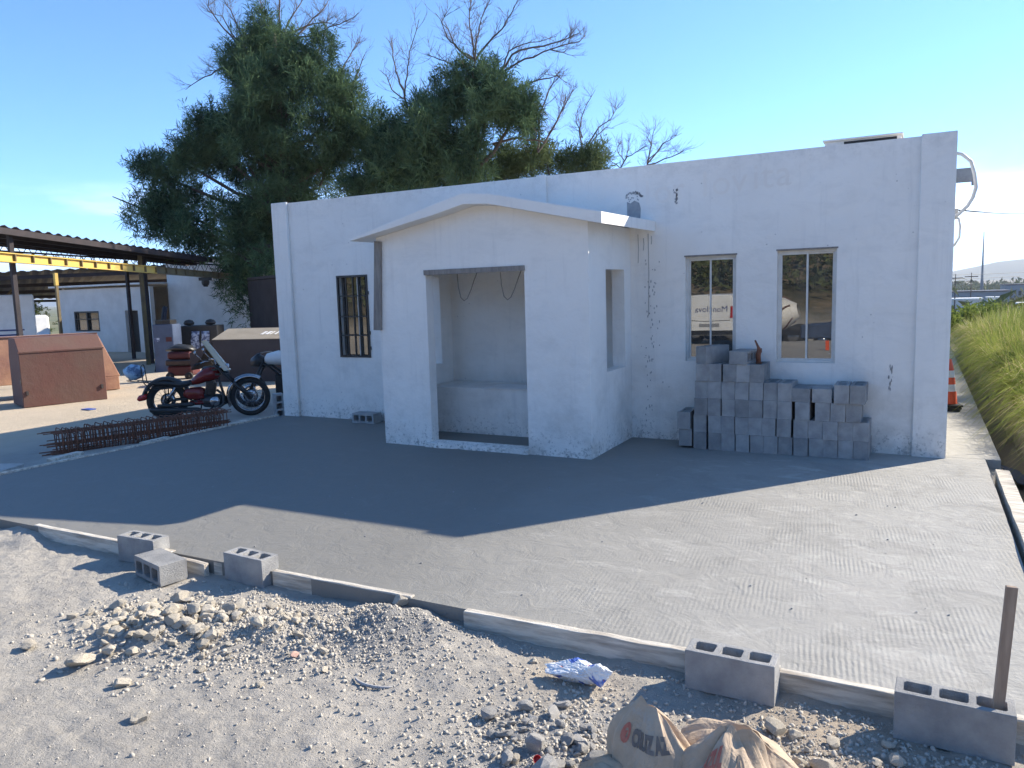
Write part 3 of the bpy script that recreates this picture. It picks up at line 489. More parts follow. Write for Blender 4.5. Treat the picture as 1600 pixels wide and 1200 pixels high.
# roof box and right-hand pipework
rb=MB(); rb.box((-1.0,9.6,3.0),(-.23,10.4,3.46)); rb.box((-1.02,9.57,3.46),(-.21,10.45,3.48)); h_=rb.build('roof_vent',M['wall'],bld,.005)
MB().box((-.80,9.592,3.36),(-.27,9.598,3.445)).build('vent_opening',M['dark'],h_)
MB().tube([(.25,12.4,3.62),(.45,12.42,3.57),(.56,12.45,3.47),(.61,12.48,3.30),(.635,12.48,3.12),(.60,12.46,2.98),(.54,12.4,2.87),(.43,12.35,2.76),(.30,12.3,2.68)],.024,10).tube([(.44,12.35,2.72),(.46,12.35,2.6),(.455,12.35,2.45),(.40,12.35,2.35),(.30,12.35,2.28)],.014,8).tube([(.31,12.0,2.0),(.36,12.0,1.9),(.37,12.0,1.7),(.31,12.0,1.5)],.008,6).build('air_conditioner_hose',M['pvc'],bld)
MB().box((.292,12.9,3.25),(.63,13.0,3.44)).box((.60,12.9,3.20),(.64,13.0,3.25)).build('drain_spout',M['render_grey'],bld,.004)
MB().box((.292,12.6,2.72),(.44,12.68,2.86)).build('junction_box',M['alu'],bld)
# ghost letters under the paint
def text_mb(s,size,place,cuts=0,extrude=0,bold=0):
    cu=bpy.data.curves.new('t','FONT'); cu.body=s; cu.size=size; cu.extrude=extrude; cu.offset=bold; cu.resolution_u=3; o=bpy.data.objects.new('t',cu); COL.objects.link(o)
    dg=bpy.context.evaluated_depsgraph_get(); me=bpy.data.meshes.new_from_object(o.evaluated_get(dg)); bm=bmesh.new(); bm.from_mesh(me)
    bmesh.ops.triangulate(bm,faces=bm.faces)
    for k in range(cuts): bmesh.ops.subdivide_edges(bm,edges=[e for e in bm.edges if e.calc_length()>size*.12],cuts=1)
    bmesh.ops.triangulate(bm,faces=bm.faces)
    mb=MB(); mb.add([place(v.co.x,v.co.y,v.co.z) for v in bm.verts],[tuple(v.index for v in f.verts) for f in bm.faces]); bm.free()
    bpy.data.objects.remove(o); bpy.data.curves.remove(cu); return mb
for ch_,xo in (('l',-3.02),('o',-2.9),('r',-2.68),('l',-2.32),('o',-2.2),('v',-1.97),('i',-1.74),('t',-1.64),('a',-1.48)): text_mb(ch_,.42,lambda u,v,z:(xo+u,YF-.003,2.90+v+.06*(xo+3))).build('ghost_letter',M['letter'],bld)
# ------------------------------------------------------------------ form boards
def board(name,label,pts,y,th,z0,z1,rot=0,mat='wood'):
    o=thing(name,label,'board',(pts[0],y,0),rot); mb=MB(); L_=pts[1]-pts[0]; n=max(3,int(L_/.18)); vs=[];fs=[]
    for i in range(n+1):
        x=L_*i/n; e=random.uniform(-.003,.003); t=random.uniform(-.004,.004)
        vs+=[(x,e,z0),(x,e,z1+t),(x,th+e,z1+t*.5+.002),(x,th+e,z0)]
    for i in range(n):
        for k in range(4): fs.append((i*4+k,i*4+(k+1)%4,i*4+4+(k+1)%4,i*4+4+k))
    fs+=[(0,1,2,3),(n*4+3,n*4+2,n*4+1,n*4)]
    mb.add(vs,fs); 
    p=mb.build('plank',M[mat],o); 
    bm=bmesh.new(); bm.from_mesh(p.data); bmesh.ops.bevel(bm,geom=[e for e in bm.edges if len(e.link_faces)==2 and e.calc_face_angle(0)>.9],offset=.004,segments=1,affect='EDGES'); bm.to_mesh(p.data); bm.free()
    return o
bl='board'
B1_=board('form_board','pale form board from the dirt heap at far left to the first concrete block',(-6.75,-4.99),3.80,.05,-.12,.004,R_(-.3))
board('form_board','short broken end of form board behind the pair of loose blocks',(-4.98,-4.56),3.745,.045,-.125,-.012,R_(-2))
board('form_board','short muddy form board between the loose blocks and the third block',(-4.54,-3.96),3.80,.04,-.125,-.006,R_(1))
board('form_board','form board running from the third block into the mortar mound',(-3.95,-2.78),3.795,.045,-.12,.006,R_(.6))
board('form_board','thick cracked form board between the mortar mound and the right-hand blocks',(-2.36,-.56),3.745,.052,-.12,.010,R_(1.4))
board('form_board','form board section between the two blocks at the lower right',(-.56,.66),3.765,.05,-.12,.004,R_(-.4))
# left, shadowed board and right board
o=thing('form_board','long thin form board along the left edge of the slab in shade','board',(-9.16,3.9,0),R_(90)); mb=MB(); vs=[];fs=[]; n=30
for i in range(n+1):
    x=5.3*i/n; e=.03*math.sin(x*1.7)+random.uniform(-.004,.004); vs+=[(x,e,-.1),(x,e,.018),(x,e+.045,.018+random.uniform(-.004,.006)),(x,e+.045,-.1)]
for i in range(n):
    for k in range(4): fs.append((i*4+k,i*4+(k+1)%4,i*4+4+(k+1)%4,i*4+4+k))
fs+=[(0,1,2,3),(n*4+3,n*4+2,n*4+1,n*4)]
mb.add(vs,fs); mb.build('plank',M['wood'],o)
o=thing('form_board','pale form board standing proud along the right edge of the slab','board',(.70,3.9,0),R_(90)); mb=MB(); vs=[];fs=[]; n=20
for i in range(n+1):
    x=4.75*i/n; e=-.0+random.uniform(-.004,.004); zt=.045+.012*math.sin(x*1.3); vs+=[(x,-.115+e,-.2),(x,-.115+e,zt),(x,e,zt+.004),(x,e,-.2)]
for i in range(n):
    for k in range(4): fs.append((i*4+k,i*4+(k+1)%4,i*4+4+(k+1)%4,i*4+4+k))
fs+=[(0,1,2,3),(n*4+3,n*4+2,n*4+1,n*4)]
mb.add(vs,fs); mb.build('plank',M['wood'],o)
# ------------------------------------------------------------------ concrete blocks
def block_mesh(L_=.40,W_=.15,H_=.20,name='block'):
    # three tapered cores open at the top (+z), closed 2 cm above the bottom
    xs=[-L_/2]; cw=(L_-.030*2-.028*2)/3
    holes=[]; x=-L_/2+.030
    for k in range(3): holes.append((x,x+cw)); x+=cw+.028
    t=.030; mb=MB(); gxs=sorted({-L_/2,L_/2,*[a for h in holes for a in h]}); gys=[-W_/2,-W_/2+t,W_/2-t,W_/2]
    hole=lambda i,j: j==1 and any(abs(gxs[i]-h[0])<1e-6 for h in holes)
    for i in range(len(gxs)-1):
        for j in range(3):
            if hole(i,j): continue
            a,b,c,d=gxs[i],gxs[i+1],gys[j],gys[j+1]; mb.add([(a,c,H_),(b,c,H_),(b,d,H_),(a,d,H_)],[(0,1,2,3)])
    s=.010; r=.012
    for h in holes:
        a,b=h; c,d=gys[1],gys[2]
        top=[(a,c),(b,c),(b,d),(a,d)]; inn=[(a+r,c),(b-r,c),(b,c+r),(b,d-r),(b-r,d),(a+r,d),(a,d-r),(a,c+r)]
        # corner fillets on the top face
        mb.add([(*top[0],H_),(*inn[0],H_),(*inn[7],H_)],[(0,1,2)]); mb.add([(*top[1],H_),(*inn[2],H_),(*inn[1],H_)],[(0,1,2)]); mb.add([(*top[2],H_),(*inn[4],H_),(*inn[3],H_)],[(0,1,2)]); mb.add([(*top[3],H_),(*inn[6],H_),(*inn[5],H_)],[(0,1,2)])
        cx,cy=(a+b)/2,(c+d)/2; lo=[(cx+(p[0]-cx)*.84,cy+(p[1]-cy)*.8) for p in inn]
        vs=[(*p,H_) for p in inn]+[(*p,.02) for p in lo]; mb.add(vs,[(k,(k+1)%8,(k+1)%8+8,k+8) for k in range(8)]+[tuple(range(8,16))])
    x0,x1,y0,y1=-L_/2,L_/2,-W_/2,W_/2
    for i in range(len(gxs)-1):
        for y in (y0,y1): mb.add([(gxs[i],y,0),(gxs[i+1],y,0),(gxs[i+1],y,H_),(gxs[i],y,H_)],[(0,1,2,3)])
    for x in (x0,x1):
        for j in range(3): mb.add([(x,gys[j],0),(x,gys[j+1],0),(x,gys[j+1],H_),(x,gys[j],H_)],[(0,1,2,3)])
    mb.add([(x0,y0,0),(x1,y0,0),(x1,y1,0),(x0,y1,0)],[(0,1,2,3)])
    me=bpy.data.meshes.new(name); me.from_pydata(mb.v,[],mb.f); bm=bmesh.new(); bm.from_mesh(me); bmesh.ops.remove_doubles(bm,verts=bm.verts,dist=1e-4); bmesh.ops.recalc_face_normals(bm,faces=bm.faces)
    bmesh.ops.bevel(bm,geom=[e for e in bm.edges if len(e.link_faces)==2 and e.calc_face_angle(0)>1.0],offset=.0025,segments=1,affect='EDGES'); bm.to_mesh(me); bm.free(); me.materials.append(M['block']); return me
BM=[]
for v_ in range(4):
    me=block_mesh(name='block')
    for p in me.vertices:
        n_=mnoise.noise_vector(p.co*30+Vector((v_*9,0,0))); p.co+=n_*.003
    BM.append(me)
BM_big=block_mesh(.43,.15,.20); BM_big2=block_mesh(.45,.15,.215)
for me in (BM_big,BM_big2):
    for p in me.vertices: p.co+=mnoise.noise_vector(p.co*30)*.0015
def block(x,y,z,rot,label,group=None,me=None,lying=None,tilt=0):
    o=bpy.data.objects.new('concrete_block',me or random.choice(BM)); COL.objects.link(o); o.location=(x,y,z)
    if lying=='side': o.rotation_euler=(R_(90),0,rot)     # cores face local -y... holes horizontal
    else: o.rotation_euler=(tilt,0,rot)
    return tag(o,label,'concrete block',group)
G1='loose concrete blocks along the front form boards'
block(-5.291,3.787,-.10,R_(2),'upright grey block at far left against the front board, three open cores up',G1)
# lying block: height axis horizontal, cores face left-front
o=block(-4.853,3.594,-.10,0,'grey block lying on its side in front of the far left block, cores facing left',G1)
a=R_(-283.1); ax=Vector((math.cos(a),math.sin(a),0)); ay=Vector((-math.sin(a),math.cos(a),0))
# local z (cores) -> -ax ; local x (length) -> ay ; local y (width) -> up
mm=Matrix.Identity(4); zc=-ax; xc=ay; yc=zc.cross(xc)
for i in range(3): mm[i][0]=xc[i]; mm[i][1]=yc[i]; mm[i][2]=zc[i]
base=Vector((-4.853,3.594,-.10+.075))+ax*.10; mm.translation=base; o.matrix_world=mm
block(-4.169,3.813,-.10,R_(-3.5),'upright grey block by the rubble pile with three open cores up, third from the left',G1)
block(-.769,3.690,-.10,R_(-.7),'upright grey block above the brown paper sacks, standing against the thick form board',G1,BM_big)
G1b=block(.181,3.640,-.10,R_(-2.3),'grey block at the lower right corner holding the wooden stake in its core',G1,BM_big2)
# wall stack
ROWS=[
[(-2.5,-2.34),(-2.313,-2.14),(-2.124,-1.979),(-1.976,-1.828),(-1.82,-1.656),(-1.648,-1.503),(-1.5,-1.352),(-1.352,-1.196),(-1.181,-1.036),(-1.031,-.885),(-.878,-.737),(-.73,-.585),(-.578,-.428)],
[(-2.496,-2.337),(-2.313,-2.141),(-2.129,-1.98),(-1.976,-1.829),(-1.821,-1.673),(-1.673,-1.531),(-1.528,-1.384),(-1.377,-1.214),(-1.184,-1.039),(-1.035,-.889),(-.878,-.741),(-.734,-.585),(-.58,-.44)],
[(-2.283,-2.141),(-2.137,-1.98),(-1.977,-1.822),(-1.817,-1.674),(-1.667,-1.522),(-1.514,-1.371),(-1.367,-1.216),(-1.172,-1.02),(-.97,-.828),(-.819,-.668),(-.661,-.518)],
[(-2.276,-2.141),(-2.138,-1.981),(-1.978,-1.823),(-1.819,-1.676),(-1.668,-1.516),(-1.512,-1.377),(-1.369,-1.197),('L',-1.11),('L',-.92),(-.783,-.632),(-.621,-.475)],
[(-2.255,-2.133),(-2.133,-1.977),(-1.95,-1.813),(-1.809,-1.67),(-1.662,-1.518)]]
ordn=['first','second','third','fourth','fifth','sixth','seventh','eighth','ninth','tenth','eleventh','twelfth','thirteenth']
crs=['bottom','second','third','fourth','fifth']
GS='concrete blocks stacked against the wall under the windows'
for r,row in enumerate(ROWS):
    for k,(a,b) in enumerate(row):
        z=r*.2-.002+r*.0005+.004
        lab=f'grey concrete block in the {crs[r]} course of the wall stack, {ordn[k]} from the left'
        yy=9.055+random.uniform(-.015,.012)
        if a=='L':
            o=block(b,yy,z,0,f'block lying on its side in the wall stack\'s fourth course, {"left" if k==7 else "right"} of two',GS)
            o.rotation_euler=(0,R_(90),R_(90+random.uniform(-4,4))); # length along y, cores face +x
            mm=Matrix.Identity(4); g=R_(random.uniform(-5,5)); xc=Vector((math.sin(g),math.cos(g),0)); yc=Vector((0,0,1)); zc=xc.cross(yc)
            for i in range(3): mm[i][0]=xc[i]; mm[i][1]=yc[i]; mm[i][2]=zc[i]
            mm.translation=Vector((b,yy,z+.075))-zc*.10; o.matrix_world=mm; continue
        cx=(a+b)/2; dy=-.0
        rot=R_(90+random.uniform(-1.6,1.6)+(180 if random.random()<.5 else 0))
        if r==0 and k==0: rot=R_(97); yy-=.02; z=.03
        if r==1 and k==0: yy-=.03; z=.232
        if r==3 and k>=9: yy-=.02
        block(cx,yy,z,rot,lab,GS,tilt=R_(random.uniform(-.3,.3)))
o=block(-2.12,9.03,1.004,R_(62),'grey block turned at an angle on top of the wall stack below the left window',GS)
o=block(-1.77,9.04,1.004,0,'grey block lying on its side on top of the wall stack beside the rusty bracket',GS)
mm=Matrix.Identity(4); g=R_(-6); zc=Vector((math.cos(g),math.sin(g),0)); xc=Vector((-zc.y,zc.x,0)); yc=zc.cross(xc)
for i in range(3): mm[i][0]=xc[i]; mm[i][1]=yc[i]; mm[i][2]=zc[i]
mm.translation=Vector((-1.87,9.04,1.004+.075)); o.matrix_world=mm
br_=MB(); br_.tube([(-1.595,9.0,1.02),(-1.60,9.0,1.10),(-1.585,8.99,1.16),(-1.60,8.98,1.20),(-1.63,8.97,1.27)],[.028,.030,.026,.014,.010],7); br_.box((-1.62,8.97,1.003),(-1.56,9.03,1.02)); br_.tube([(-1.60,9,1.14),(-1.565,9.0,1.17),(-1.57,9,1.13)],.012,6)
tag(br_.build('rusty_bracket',M['rebar']),'short twisted rusty bracket standing on top of the block stack','bracket')
block(-7.32,9.05,-.0,R_(2),'single grey block lying against the wall below the barred window',None,lying=None)
o=bpy.context.scene.collection.objects[-1]; o.rotation_euler=(R_(90),0,0); o.location=(-7.32,9.22,.075)
# stake
stk=MB(); stk.box((-.021,-.012,0),(.021,.012,.70),jit=.001); s_=tag(stk.build('wooden_stake',M['wood_stake'],None,.002),'reddish wooden stake standing upright in the block at the lower right corner','stake'); s_.location=(.335,3.635,-.07); s_.rotation_euler=(R_(-1),R_(3.2),R_(8))
# left edge bits in the shade
def slabpiece(name,label,x,y,z,sx,sy,sz,rot,mat='block',cat='concrete piece'):
    o=MB().box((-sx/2,-sy/2,0),(sx/2,sy/2,sz),jit=.006).build(name,M[mat],None,.005); o.location=(x,y,z); o.rotation_euler=(0,0,rot); return tag(o,label,cat)
block(-9.28,8.90,-.03,R_(0),'grey block standing on end at the building\'s left corner, cores facing right')
o=COL.objects[-1]; mm=Matrix.Identity(4); zc=Vector((math.cos(R_(-35)),math.sin(R_(-35)),0)); xc=Vector((0,0,1)); yc=zc.cross(xc)
for i in range(3): mm[i][0]=xc[i]; mm[i][1]=yc[i]; mm[i][2]=zc[i]
mm.translation=Vector((-9.40,9.40,.14)); o.matrix_world=mm
slabpiece('timber_offcut','pale timber offcut on the ground in front of the motorcycle front wheel',-9.45,8.55,-.06,.10,.75,.05,R_(8),'wood','timber')
slabpiece('paper_scrap','crumpled white sheet beside the left form board below the motorcycle',-9.36,7.75,-.05,.20,.34,.03,R_(20),'white','scrap')
slabpiece('timber_offcut','pale short board between the middle of the rebar cage and the form board',-9.28,6.95,-.06,.10,.42,.08,R_(4),'wood','timber')
slabpiece('timber_offcut','pale short board at the left end of the rebar cage in shade',-9.42,5.78,-.06,.12,.45,.09,R_(10),'wood','timber')
slabpiece('stone_slab','flat dark stone at the far left edge beside the slab',-9.75,5.1,-.07,.5,.35,.06,R_(20),'rock_grey','stone')
# rebar cage: longitudinal bars and stirrups
cg=thing('rebar_cage','long rusty rebar column cage lying on the ground beside the slab','rebar cage',(-10.12,6.12,-.07),math.atan2(2.3,.85)); CL=2.22
for k in range(84):
    x=CL*k/83+random.uniform(-.012,.012); w_=(.165 if k%2 else .135)+random.uniform(-.012,.012); h=(.32 if k%2 else .26)+random.uniform(-.02,.02); t=random.uniform(-.03,.03); sk=random.uniform(-.02,.02)
    pts=[]
    for (cx,cz,a0) in ((w_-.05,h-.05,0),(-w_+.05,h-.05,90),(-w_+.05,.05,180),(w_-.05,.05,270)):
        for a in (0,45,90): pts.append((x+sk*(cz/h),cx+.05*math.cos(R_(a0+a)),cz+.05*math.sin(R_(a0+a))))
    pts.append(pts[0]); MB().tube(pts,.007,5,cap=False).build('stirrup',M['rebar'],cg)
for y_ in (-.14,-.09,-.04,.04,.09,.14):
    for z_ in (.012,.12,.28): MB().tube([(-.12+random.uniform(-.1,.1),y_,z_),(CL*.5,y_+random.uniform(-.01,.01),z_-.006),(CL+.1+random.uniform(-.08,.08),y_,z_)],.007,6).build('long_bar',M['rebar'],cg)
for z_ in (.08,.16):
    for y_ in (-.145,.145): MB().tube([(-.1,y_,z_),(CL*.5,y_,z_+.01),(CL+.05,y_,z_)],.007,6).build('long_bar',M['rebar'],cg)
# ------------------------------------------------------------------ motorcycles
def wheel(parent,x,r,w_=.055,spokes=20):
    t=MB().ring((x,0,r),r-w_,w_*.95,'y',36,10,rw=w_); t=t.build('wheel',M['rubber'],parent)
    MB().ring((x,0,r),r-w_*1.75,.016,'y',36,8,rw=.03).build('rim',M['chrome'],t)
    MB().lathe([(0.01,-.05),(.045,-.05),(.05,-.03),(.03,-.02),(.03,.02),(.05,.03),(.045,.05),(0.01,.05)],(x,0,r),16,'y').build('hub',M['engine'],t)
    MB().lathe([(.06,.055),(.12,.055),(.12,.060),(.06,.060),(.06,.055)],(x,0,r),24,'y').build('brake_disc',M['chrome'],t)
    sp=MB(); R2=r-w_*1.8
    for k in range(spokes):
        a=2*math.pi*k/spokes; b=a+(.35 if k%2 else -.35); s=.03 if k%4<2 else -.03
        sp.tube([(x+.045*math.cos(b),s,r+.045*math.sin(b)),(x+R2*math.cos(a),0,r+R2*math.sin(a))],.0028,4,cap=False)
    sp.build('spokes',M['chrome'],t); return t
def cruiser():
    t=thing('motorcycle','red cruiser motorcycle with tall windscreen parked beside the building corner','motorcycle',(-10.97,8.52,-.062),math.atan2(.82,1.0))
    r=.33; WB=1.31; wheel(t,0,r,.062); wheel(t,WB,r,.05)
    f=MB()
    for s in(-1,1):
        f.tube([(0,s*.11,r),(.35,s*.12,.36),(.62,s*.10,.22),(.92,s*.08,.24)],.016,7)
        f.tube([(0,s*.11,.36),(.0,s*.12,.55),(.3,s*.10,.56),(.78,s*.03,.80)],.014,7)
        f.tube([(-.3,s*.1,.52),(.1,s*.12,.55)],.012,6)
    f.tube([(.93,0,.24),(.86,0,.5),(.80,0,.78)],.022,8); f.tube([(.92,-.08,.24),(.92,.08,.24)],.016,6); f.build('frame',M['black'],t)
    fk=MB()
    for s in(-1,1):
        fk.tube([(.78,s*.09,.90),(1.06,s*.09,.60)],.021,8); fk.tube([(1.06,s*.09,.60),(1.31,s*.075,.33)],.027,8)
    fk.box((.74,-.11,.80),(.82,.11,.83)).box((.79,-.11,.72),(.87,.11,.75)); fk.build('fork',M['black'],t)
    fe=MB(); n=14
    def fender(cx,cz,R,a0,a1,w_,mat,name):
        mb=MB(); vs=[]; n=16; prof=[(-w_,-.045),(-w_*.8,-.012),(0,.004),(w_*.8,-.012),(w_,-.045)]; prof=prof+[(p[0]*.95,p[1]-.006) for p in reversed(prof)]; m_=len(prof)
        for i in range(n+1):
            a=R_(a0+(a1-a0)*i/n)
            for y,d in prof: vs.append((cx+(R+d)*math.cos(a),y,cz+(R+d)*math.sin(a)))
        fs=[(i*m_+k,i*m_+(k+1)%m_,(i+1)*m_+(k+1)%m_,(i+1)*m_+k) for i in range(n) for k in range(m_)]
        mb.add(vs,fs,True); return mb.build(name,mat,t)
    fender(WB,r,.385,60,205,.07,M['chrome'],'front_fender'); fender(0,r,.40,25,170,.095,M['black'],'rear_fender')
    MB().loft([((.36,0,.60),.03,.02),((.42,0,.63),.10,.06),((.52,0,.68),.145,.10),((.64,0,.735),.16,.125),((.74,0,.75),.14,.12),((.82,0,.74),.09,.09),((.85,0,.74),.03,.04)]).build('fuel_tank',M['red'],t)
    MB().loft([((.55,0,.79),.02,.01),((.6,0,.835),.05,.03),((.72,0,.86),.05,.02),((.8,0,.83),.02,.01)]).build('tank_console',M['black'],t)
    MB().loft([((-.22,0,.62),.05,.02),((-.16,0,.63),.10,.05),((.0,0,.63),.125,.055),((.12,0,.61),.14,.05),((.25,0,.59),.15,.045),((.36,0,.61),.12,.05),((.42,0,.64),.07,.03)]).build('seat',M['leather'],t)
    for s in(-1,1):
        MB().loft([((.28,s*.12,.44),.01,.03),((.34,s*.135,.44),.03,.08),((.5,s*.14,.43),.035,.095),((.6,s*.13,.42),.02,.06)]).build('side_cover',M['red'],t)
    MB().loft([((.36,0,.29),.10,.03),((.42,0,.28),.13,.05),((.58,0,.28),.13,.05),((.62,0,.28),.10,.03)]).build('lower_cover',M['red'],t)
    e=MB(); e.loft([((.52,0,.30),.07,.06),((.58,0,.30),.13,.11),((.74,0,.29),.14,.12),((.84,0,.30),.11,.10),((.88,0,.31),.05,.05)])
    for k in range(9): e.box((.60+.012*k*.3,-.085,.42+.02*k),(.76+.012*k*.3,.085,.43+.02*k))
    e.box((.63,-.06,.40),(.75,.06,.62)); en=e.build('engine',M['engine'],t); MB().lathe([(.0,.145),(.075,.145),(.085,.13),(.085,.10)],(.76,0,.29),20,'y').build('engine_cover',M['chrome'],en); MB().lathe([(.0,-.145),(.075,-.145),(.085,-.13),(.085,-.10)],(.76,0,.29),20,'y').build('engine_cover',M['chrome'],en)
    ex=MB(); ex.tube([(.80,-.10,.48),(.90,-.13,.40),(.90,-.15,.24),(.78,-.16,.16),(.5,-.16,.16)],.021,9).tube([(.55,-.17,.17),(.5,-.17,.17),(.02,-.18,.19),(-.22,-.18,.21),(-.24,-.18,.21)],[.022,.045,.05,.045,.03],12).tube([(.45,-.17,.27),(.4,-.17,.27),(.0,-.18,.27),(-.12,-.18,.27)],[.02,.035,.035,.025],12); ex.build('exhaust',M['black'],t)
    for s in(-1,1): MB().tube([(.02,s*.13,.34),(.10,s*.14,.46),(.16,s*.13,.56)],.022,8).build('shock_absorber',M['chrome'],t)
    hb=MB(); hb.tube([(.55,-.40,.93),(.68,-.30,.97),(.76,-.15,.97),(.79,-.05,.90),(.79,.05,.90),(.76,.15,.97),(.68,.30,.97),(.55,.40,.93)],.012,8); h=hb.build('handlebar',M['chrome'],t)
    for s in(-1,1):
        MB().tube([(.53,s*.415,.925),(.62,s*.35,.95)],.019,8).build('grip',M['rubber'],h)
        MB().tube([(.66,s*.30,.97),(.60,s*.33,1.05),(.56,s*.34,1.10)],.006,6).build('mirror_stalk',M['chrome'],h)
        MB().loft([((.535,s*.35,1.12),.02,.02),((.55,s*.35,1.12),.055,.04),((.565,s*.35,1.12),.05,.036)]).build('mirror',M['chrome'],h)
    MB().loft([((.86,0,.83),.05,.05),((.92,0,.83),.09,.09),((1.0,0,.81),.09,.09),((1.01,0,.81),.06,.06)]).build('headlight',M['chrome'],t)
    ws=MB(); vs=[]
    for i in range(9):
        u=i/8; x=1.03-.34*u; z=.80+.50*u; wd=.22-.10*u**2
        for k in range(7): a=(k-3)/3; vs.append((x-.07*a*a-.0,a*wd,z))
    n1=len(vs); vs+=[(v[0]-.006,v[1],v[2]-.003) for v in vs]; fs=[(i*7+k,i*7+k+1,i*7+8+k,i*7+7+k) for i in range(8) for k in range(6)]; fs+=[tuple(n1+q for q in f) for f in fs]
    ws.add(vs,fs,True); ws.build('windscreen',M['clearplastic'],t)
    MB().loft([((-.46,0,.38),.03,.02),((-.43,0,.39),.07,.05),((-.34,0,.41),.08,.055),((-.30,0,.42),.06,.04)]).build('tail_light',M['lens_red'],t)
    for s in(-1,1): MB().loft([((-.36,s*.15,.43),.02,.02),((-.32,s*.15,.43),.035,.035),((-.28,s*.15,.43),.03,.03)]).build('turn_signal',M['lens_red'],t)
    rk=MB()
    for s in(-1,1): rk.tube([(-.1,s*.10,.62),(-.3,s*.11,.66),(-.56,s*.11,.70),(-.58,s*.05,.70)],.008,6).tube([(-.2,s*.12,.52),(-.32,s*.11,.66),(-.34,s*.1,.92),(-.33,0,.95)],.009,6)
    for x in(-.3,-.42,-.54): rk.tube([(x,-.11,.665-(x+.3)*.12),(x,.11,.665-(x+.3)*.12)],.007,6)
    rk.build('luggage_rack',M['black'],t)
    MB().tube([(.5,.14,.22),(.46,.24,.08),(.43,.27,.01)],.011,6).build('kickstand',M['black'],t)
    for s in(-1,1): MB().tube([(.72,s*.12,.19),(.72,s*.27,.20)],.014,6).build('foot_peg',M['rubber'],t)
    return t
moto=cruiser()
# bundle on the rack
bmb=MB(); bm=bmesh.new(); bmesh.ops.create_icosphere(bm,subdivisions=3,radius=1)
for v in bm.verts:
    n_=mnoise.noise(v.co*1.7)*.2; v.co=Vector((v.co.x*.17,v.co.y*.15,v.co.z*.125))*(1+n_)
bmb.add([v.co.copy() for v in bm.verts],[tuple(v.index for v in f.verts) for f in bm.faces],True); bm.free()
o=bmb.build('helmet',M['helmet']); a=math.atan2(.82,1.0); o.location=(-10.97-.47*math.cos(a),8.52-.47*math.sin(a),-.062+.83); tag(o,'pale blue patterned helmet strapped on the rear rack of the red motorcycle','helmet')
t2=thing('motorcycle','black and white sport motorcycle mostly hidden behind the red one and the building corner','motorcycle',(-9.55,10.65,-.065),R_(205))
wheel(t2,0,.31,.07); wheel(t2,1.3,.31,.05)
fr=MB(); 
for s in(-1,1): fr.tube([(0,s*.1,.31),(.45,s*.12,.38),(.9,s*.1,.75),(1.0,s*.09,.8)],.025,8).tube([(1.0,s*.09,.85),(1.3,s*.08,.31)],.025,8)
fr.box((.4,-.12,.25),(.8,.12,.6)); fr.build('frame',M['black'],t2,.01)
MB().loft([((.45,0,.80),.08,.03),((.55,0,.86),.15,.10),((.75,0,.90),.17,.13),((.95,0,.88),.12,.10),((1.0,0,.86),.05,.05)]).build('fuel_tank',M['white'],t2)
MB().loft([((-.45,0,.98),.04,.012),((-.3,0,.97),.09,.03),((0,0,.90),.12,.05),((.3,0,.82),.13,.05),((.5,0,.82),.1,.04)]).build('tail_fairing',M['white'],t2)
MB().loft([((-.35,0,.93),.05,.02),((-.1,0,.85),.10,.07),((.2,0,.76),.12,.08),((.5,0,.74),.1,.06)]).build('seat',M['leather'],t2)
MB().tube([(1.0,-.36,.98),(1.02,-.1,1.0),(1.02,.1,1.0),(1.0,.36,.98)],.012,7).build('handlebar',M['black'],t2)
MB().loft([((1.0,0,.82),.1,.1),((1.12,0,.86),.12,.13),((1.25,0,.82),.07,.08)]).build('headlight',M['black'],t2)
# ------------------------------------------------------------------ steel containers in the yard
def container(label,loc,rot,w_,d,h,hf,mat,matt,lean=.35,name='steel_container',top=.12):
    # profile across depth (y): front vertical to hf, sloped lid back
    t=thing(name,label,'container',loc,rot); yd=d
    prof=[(0,0),(0,hf),(lean,h),(yd-top,h),(yd,hf*.9),(yd,0)]
    fr_=lambda u,tt,w2:(tt,u,w2)
    MB().prism(prof,0,w_,fr_).build('body',mat,t,.008)
    MB().box((-.012,-.014,hf-.02),(w_+.012,-.002,hf+.006)).build('rim_strip',matt,t)
    for x in (.06,w_-.10): MB().box((x,-.03,h*.18),(x+.04,-.002,h*.24)).box((x,.1,-.06),(x+.05,d-.1,-.001)).build('lug',M['brownbox'],t)
    MB().box((-.02,-.012,hf*.45),(-.002,.03,hf*.52)).build('latch',M['brownbox'],t)
    return t
container('red brown primed steel container with sloped lid, nearest one at the left',(-15.22,8.62,-.06),R_(70),1.48,1.0,1.33,1.07,M['rust'],M['rust'],.30)
# tilted orange container
t=thing('steel_container','sunlit orange rusty steel container with slanting side behind the red brown one','container',(-16.9,10.0,-.08),R_(68))
MB().prism([(0,0),(0,.30),(.10,.30),(1.55,.30),(1.55,0)],0,1.1,lambda u,tt,w2:(u,tt,w2)).build('base',M['rust_sunlit'],t,.01)
MB().prism([(-.9,.302),(-.7,1.30),(1.20,1.30),(1.58,.302)],.0,1.1,lambda u,tt,w2:(u,tt+.12*(w2-.3),w2)).build('body',M['rust_sunlit'],t,.01)
MB().box((-.7,.1,1.30),(1.2,.14,1.325)).build('rim_strip',M['rust'],t)
